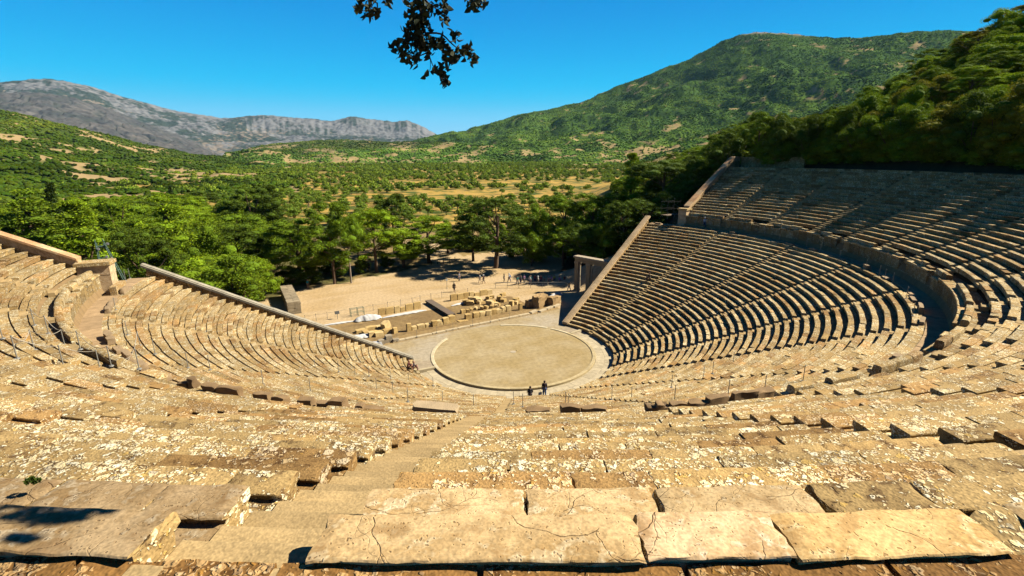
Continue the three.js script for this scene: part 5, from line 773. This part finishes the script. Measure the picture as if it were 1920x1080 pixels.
hill('grey_limestone_mountain', [[-420, 195], [-200, 165], [0, 147], [60, 146], [130, 157], [200, 180], [300, 208], [380, 221], [410, 221], [470, 216], [520, 220], [600, 229], [640, 222], [680, 228], [720, 233], [750, 230], [780, 241], [808, 256], [880, 285], [1000, 310]], 7200, 5000, 30, 210, 760, {
  rough: 18, rf: 0.014, shape: (e, px) => lerp(Math.pow(e, 1.1), e < 0.6 ? 0.75 * e : 0.45 + 0.55 * smooth(e, 0.6, 0.97), smooth(px, 330, 460)), relief: (x, z, e) => 60 * fbm(x * 0.0007, z * 0.0007, 3) + 34 * (0.5 - abs(fbm(x * 0.0022, z * 0.0022, 3))),
  color: (x, y, z, e, px) => { const n = fbm(x * 0.0028, z * 0.0028, 4), m = fbm(x * 0.017, z * 0.017, 3), b = fbm(x * 0.0011 + 2, y * 0.004, 3); let k = mix3([0.245, 0.24, 0.235], [0.095, 0.096, 0.096], clamp(0.7 + m * 1.0 + n * 0.6 - 0.45 * smooth(e, 0.88, 1))); k = mix3(k, [0.04, 0.058, 0.036], smooth(n + 0.5 * m + 0.6 * b - 0.3 * smooth(e, 0.9, 1), -0.3, 0.12) * 0.85); if (px > 430) { const st = fbm(px * 0.12, e * 2.5, 3); k = mix3(k, [0.27, 0.265, 0.26], smooth(e, 0.55, 0.7) * (1 - smooth(e, 0.88, 0.95)) * smooth(st, -0.25, 0.35) * 0.8); }; k = mix3(k, [0.46, 0.35, 0.27], smooth(m + b, 0.5, 0.8) * 0.5); return px > 430 ? mix3(k, [0.1, 0.13, 0.08], smooth(e, 0.93, 0.99) * 0.7) : k; } });
{ // scrub over the nearer hills: one mass on each
  const R = rng(909), blob = new THREE.IcosahedronGeometry(1, 1), bp = blob.attributes.position; for (let i = 0; i < bp.count; i++) { const x = bp.getX(i), y = bp.getY(i), z = bp.getZ(i), k = 1 + 0.35 * n3(x * 2, y * 2, z * 2); bp.setXYZ(i, x * k, y * k * 0.75, z * k); } blob.computeVertexNormals();
  for (const [name, pts, n, size, label] of [['mountain_scrub', rightPts, 150000, 1.9, 'dense green scrub covering the big mountain on the right'], ['ridge_scrub', midPts, 26000, 2.3, 'green scrub over the low ridge in mid distance'], ['hill_scrub', leftPts, 34000, 1.6, 'green scrub covering the hill at left below the grey mountains']]) {
    const im = new THREE.InstancedMesh(blob, new THREE.MeshPhysicalMaterial({ color: new THREE.Color(...(name === 'mountain_scrub' ? [0.054, 0.104, 0.016] : name === 'hill_scrub' ? [0.026, 0.046, 0.005] : [0.036, 0.06, 0.006])), roughness: 1, specularIntensity: 0 }), n), q = new THREE.Object3D(), c = new THREE.Color(); let i = 0;
    for (let k = 0; k < n * 6 && i < n; k++) { const [x, y, z, e, , red] = pts[R() * pts.length | 0]; if (e >= 1 && R() < 0.8 || red > 0.17 && R() < 0.88) continue; const d = fbm(x * 0.006 + 20, z * 0.006, 3); const s = size * (0.5 + 0.9 * R()); q.position.set(x + (R() - 0.5) * 9, y + s * 0.2, z + (R() - 0.5) * 9); q.rotation.y = R() * 6; q.scale.set(s * (0.8 + 0.5 * R()), s * (0.7 + 0.5 * R()), s); q.updateMatrix(); im.setMatrixAt(i, q.matrix); const v = clamp(0.95 + 1.1 * d, 0.4, 1.7) * (0.75 + 0.5 * R()); im.setColorAt(i++, c.setRGB(v * (0.85 + 0.4 * R() + 0.5 * max(0, d)), v, v * (0.7 + 0.5 * R()))); }
    im.count = i; im.name = name; im.userData.kind = 'stuff'; tag(im, label, 'scrub'); scene.add(im);
  }
}
// ---------------------------------------------------------------- oak branch hanging over the viewpoint
{
  const R = rng(57), oak = thing('oak_branch', 'dark oak branch with small leaves hanging from the top of the picture', 'branch'), bark = tinted(0.09, 0.06, 0.045), P = (x, y, d = 3.04) => atDist(x, y, d);
  const twig = (pts, a, b) => mesh('twig', tube(pts.map((q) => P(...q)), a, b, 6), bark, oak);
  mesh('limb', tube([V(CAM.x + 2.6, 27.2, CAM.z + 3.2), V(CAM.x + 1.6, 26.6, CAM.z + 0.6), P(760, -330, 2.9), P(778, -120, 3)], 0.075, 0.016, 9), bark, oak);
  mesh('trunk', tube([V(CAM.x + 3.1, 21.2, CAM.z + 5.4), V(CAM.x + 3.3, 23.5, CAM.z + 5), V(CAM.x + 3, 25.4, CAM.z + 4.2), V(CAM.x + 2.6, 27.2, CAM.z + 3.2), V(CAM.x + 2.4, 29.4, CAM.z + 2.8)], 0.22, 0.08, 10), bark, oak);
  twig([[778, -125, 3], [780, -40, 3.02], [788, 20], [797, 60], [805, 100], [808, 118], [820, 132], [830, 150]], 0.011, 0.002);
  twig([[798, 62], [828, 64], [845, 80], [862, 94], [886, 110]], 0.006, 0.0015); twig([[797, 72], [775, 80], [756, 82], [741, 74]], 0.005, 0.0015); twig([[790, 40], [772, 52], [758, 62]], 0.004, 0.0015); twig([[803, 98], [780, 106], [758, 102]], 0.004, 0.0015);
  twig([[782, -20], [806, 8], [826, 22], [838, 36]], 0.005, 0.0015); twig([[845, 80], [855, 72], [862, 68]], 0.0025, 0.001); twig([[807, 112], [806, 132], [799, 141]], 0.002, 0.001); twig([[780, -60], [740, -30], [705, 0], [692, 22]], 0.006, 0.0015); twig([[780, -90], [840, -50], [878, -12], [893, 12]], 0.006, 0.0015); twig([[765, -40], [740, -8], [730, 8]], 0.003, 0.001);
  const shape = new THREE.Shape(); shape.moveTo(0, 0); for (const [x, y] of [[0.26, 0.12], [0.3, 0.3], [0.38, 0.42], [0.3, 0.6], [0.22, 0.78], [0, 1], [-0.22, 0.78], [-0.3, 0.6], [-0.38, 0.42], [-0.3, 0.3], [-0.26, 0.12]]) shape.lineTo(x, y);
  const leaves = [0, 1, 2].map((k) => { const g = new THREE.ShapeGeometry(shape), p = g.attributes.position; for (let i = 0; i < p.count; i++) p.setZ(i, abs(p.getX(i)) * (0.5 + 0.3 * k) - 0.25 * p.getY(i) ** 2); g.computeVertexNormals(); return g; });
  const lm = [[0.016, 0.02, 0.007], [0.013, 0.014, 0.007], [0.1, 0.105, 0.015]].map((c) => new THREE.MeshPhysicalMaterial({ color: new THREE.Color(...c), roughness: 0.8, specularIntensity: 0.25, transmission: 0.1, thickness: 0, side: THREE.DoubleSide }));
  let n = 0; const rest = [];
  const leaf = (pos, s) => { const g = leaves[R() * 3 | 0], q = new THREE.Object3D(); q.position.copy(pos); q.rotation.set(R() * 6.3, R() * 6.3, R() * 6.3); q.scale.setScalar(s); q.updateMatrix(); if (n < 295 && R() < 0.62) { n++; const m = mesh('leaf', g, lm[R() < 0.07 ? 2 : R() * 2 | 0], oak); m.position.copy(q.position); m.rotation.copy(q.rotation); m.scale.copy(q.scale); } else rest.push(g.clone().applyMatrix4(q.matrix)); };
  const cl = [[690, 15, 24, 17, 26], [730, 6, 9, 8, 6], [763, 0, 8, 6, 4], [785, 10, 14, 12, 16], [797, 14, 12, 12, 12], [823, 12, 17, 18, 22], [837, 35, 6, 5, 4], [782, 33, 20, 15, 24], [790, 52, 19, 15, 26], [770, 56, 15, 12, 15], [782, 76, 25, 13, 26], [743, 84, 9, 9, 10], [757, 100, 13, 9, 12], [773, 109, 15, 10, 18], [795, 93, 15, 13, 16], [820, 81, 15, 12, 20], [837, 93, 9, 13, 10], [833, 112, 6, 5, 5], [850, 108, 11, 9, 15], [873, 100, 15, 10, 17], [888, 113, 7, 7, 8], [855, 67, 8, 8, 6], [878, 90, 5, 6, 5], [825, 133, 14, 13, 17], [832, 150, 7, 7, 8], [797, 143, 2, 2, 1], [890, 8, 21, 9, 22]];
  cl.sort(() => R() - 0.5); for (const [x, y, sx, sy, k] of cl) for (let i = 0; i < k * 1.7; i++) { const a = R() * 6.3, q = Math.sqrt(R()); leaf(P(x + cos(a) * q * sx, y + sin(a) * q * sy, 3.04 + (R() - 0.5) * 0.16), 0.03 + 0.016 * R()); }
  const off = [], clumps = [[0, 940, 70, 14], [70, 948, 44, 16], [20, 972, 60, 20], [120, 945, 40, 14], [175, 938, 34, 9], [215, 938, 34, 9], [105, 972, 54, 20], [150, 962, 40, 14], [60, 990, 60, 22], [160, 985, 26, 9], [30, 1002, 60, 14], [95, 1000, 40, 11], [-60, 970, 60, 30], [5, 1042, 26, 8]];
  for (let k = 0; k < 16000 && off.length < 1700; k++) { const [cx, cy, sx, sy] = clumps[R() * clumps.length | 0], ca = R() * 6.3, cq = Math.sqrt(R()), s = onSeatsFast(cx + cos(ca) * cq * sx, cy + sin(ca) * cq * sy), q = s.addScaledVector(SUN, 4.5 + 0.5 * R()); const v = q.clone().project(camera); if (v.y > 1.03) off.push(q); }
  off.forEach((q) => leaf(q, 0.026 + 0.016 * R())); 
  for (let k = 0; k < 9; k++) twig([[778, -125, 3], [880, -160, 2.9], ((v) => [960 + 960 * v.x, 540 - 540 * v.y, 2.6])(off[k * 90].clone().project(camera))], 0.006, 0.002);
  const rl = mesh('leaves', mergeGeometries(rest), lm[0], oak); rl.userData.kind = 'stuff';
}
function onSeatsFast(x, y) { return atLevel(x, y, upTop(NU - 1) - 0.1); }
const lichenStoneFlat = std({ map: lichenMap, bumpMap: lichenBump, bumpScale: 0.03, color: toned(STONE, 0.985, 0.82) });
// a broken stone and a weed near the viewpoint
{
  const e = JOINTS['upper' + FRONT_W + ':19'][2], q = pol(54.42, e + 0.17, upTop(NU - 1) - 0.36), cs = mesh('broken_stone', roughGeo(0.3, 0.3, 0.42, 8, 0.2, 7), lichenStoneFlat, scene); cs.position.copy(q); cs.rotation.y = e * D; tag(cs, 'rough broken stone wedged in the gap at the lower right corner', 'stone');
  const R = rng(66), p0 = onSeats(58, 905); const g = crownGeo([[0, 0.03, 0, 0.05], [0.06, 0.02, 0.03, 0.035]], 120, 0.03, 5, 0.7); const w = mesh('weed_tuft', g, GREEN.cypress, scene); w.position.copy(p0); w.scale.setScalar(0.65); tag(w, 'small dark green weed growing from the front block at far left', 'weed');
}
scene.children.forEach((o) => { const w = (o.userData.label || '').split(/\s+/).length; if (w > 16) console.log(w, o.userData.label); });
renderer.render(scene, camera);
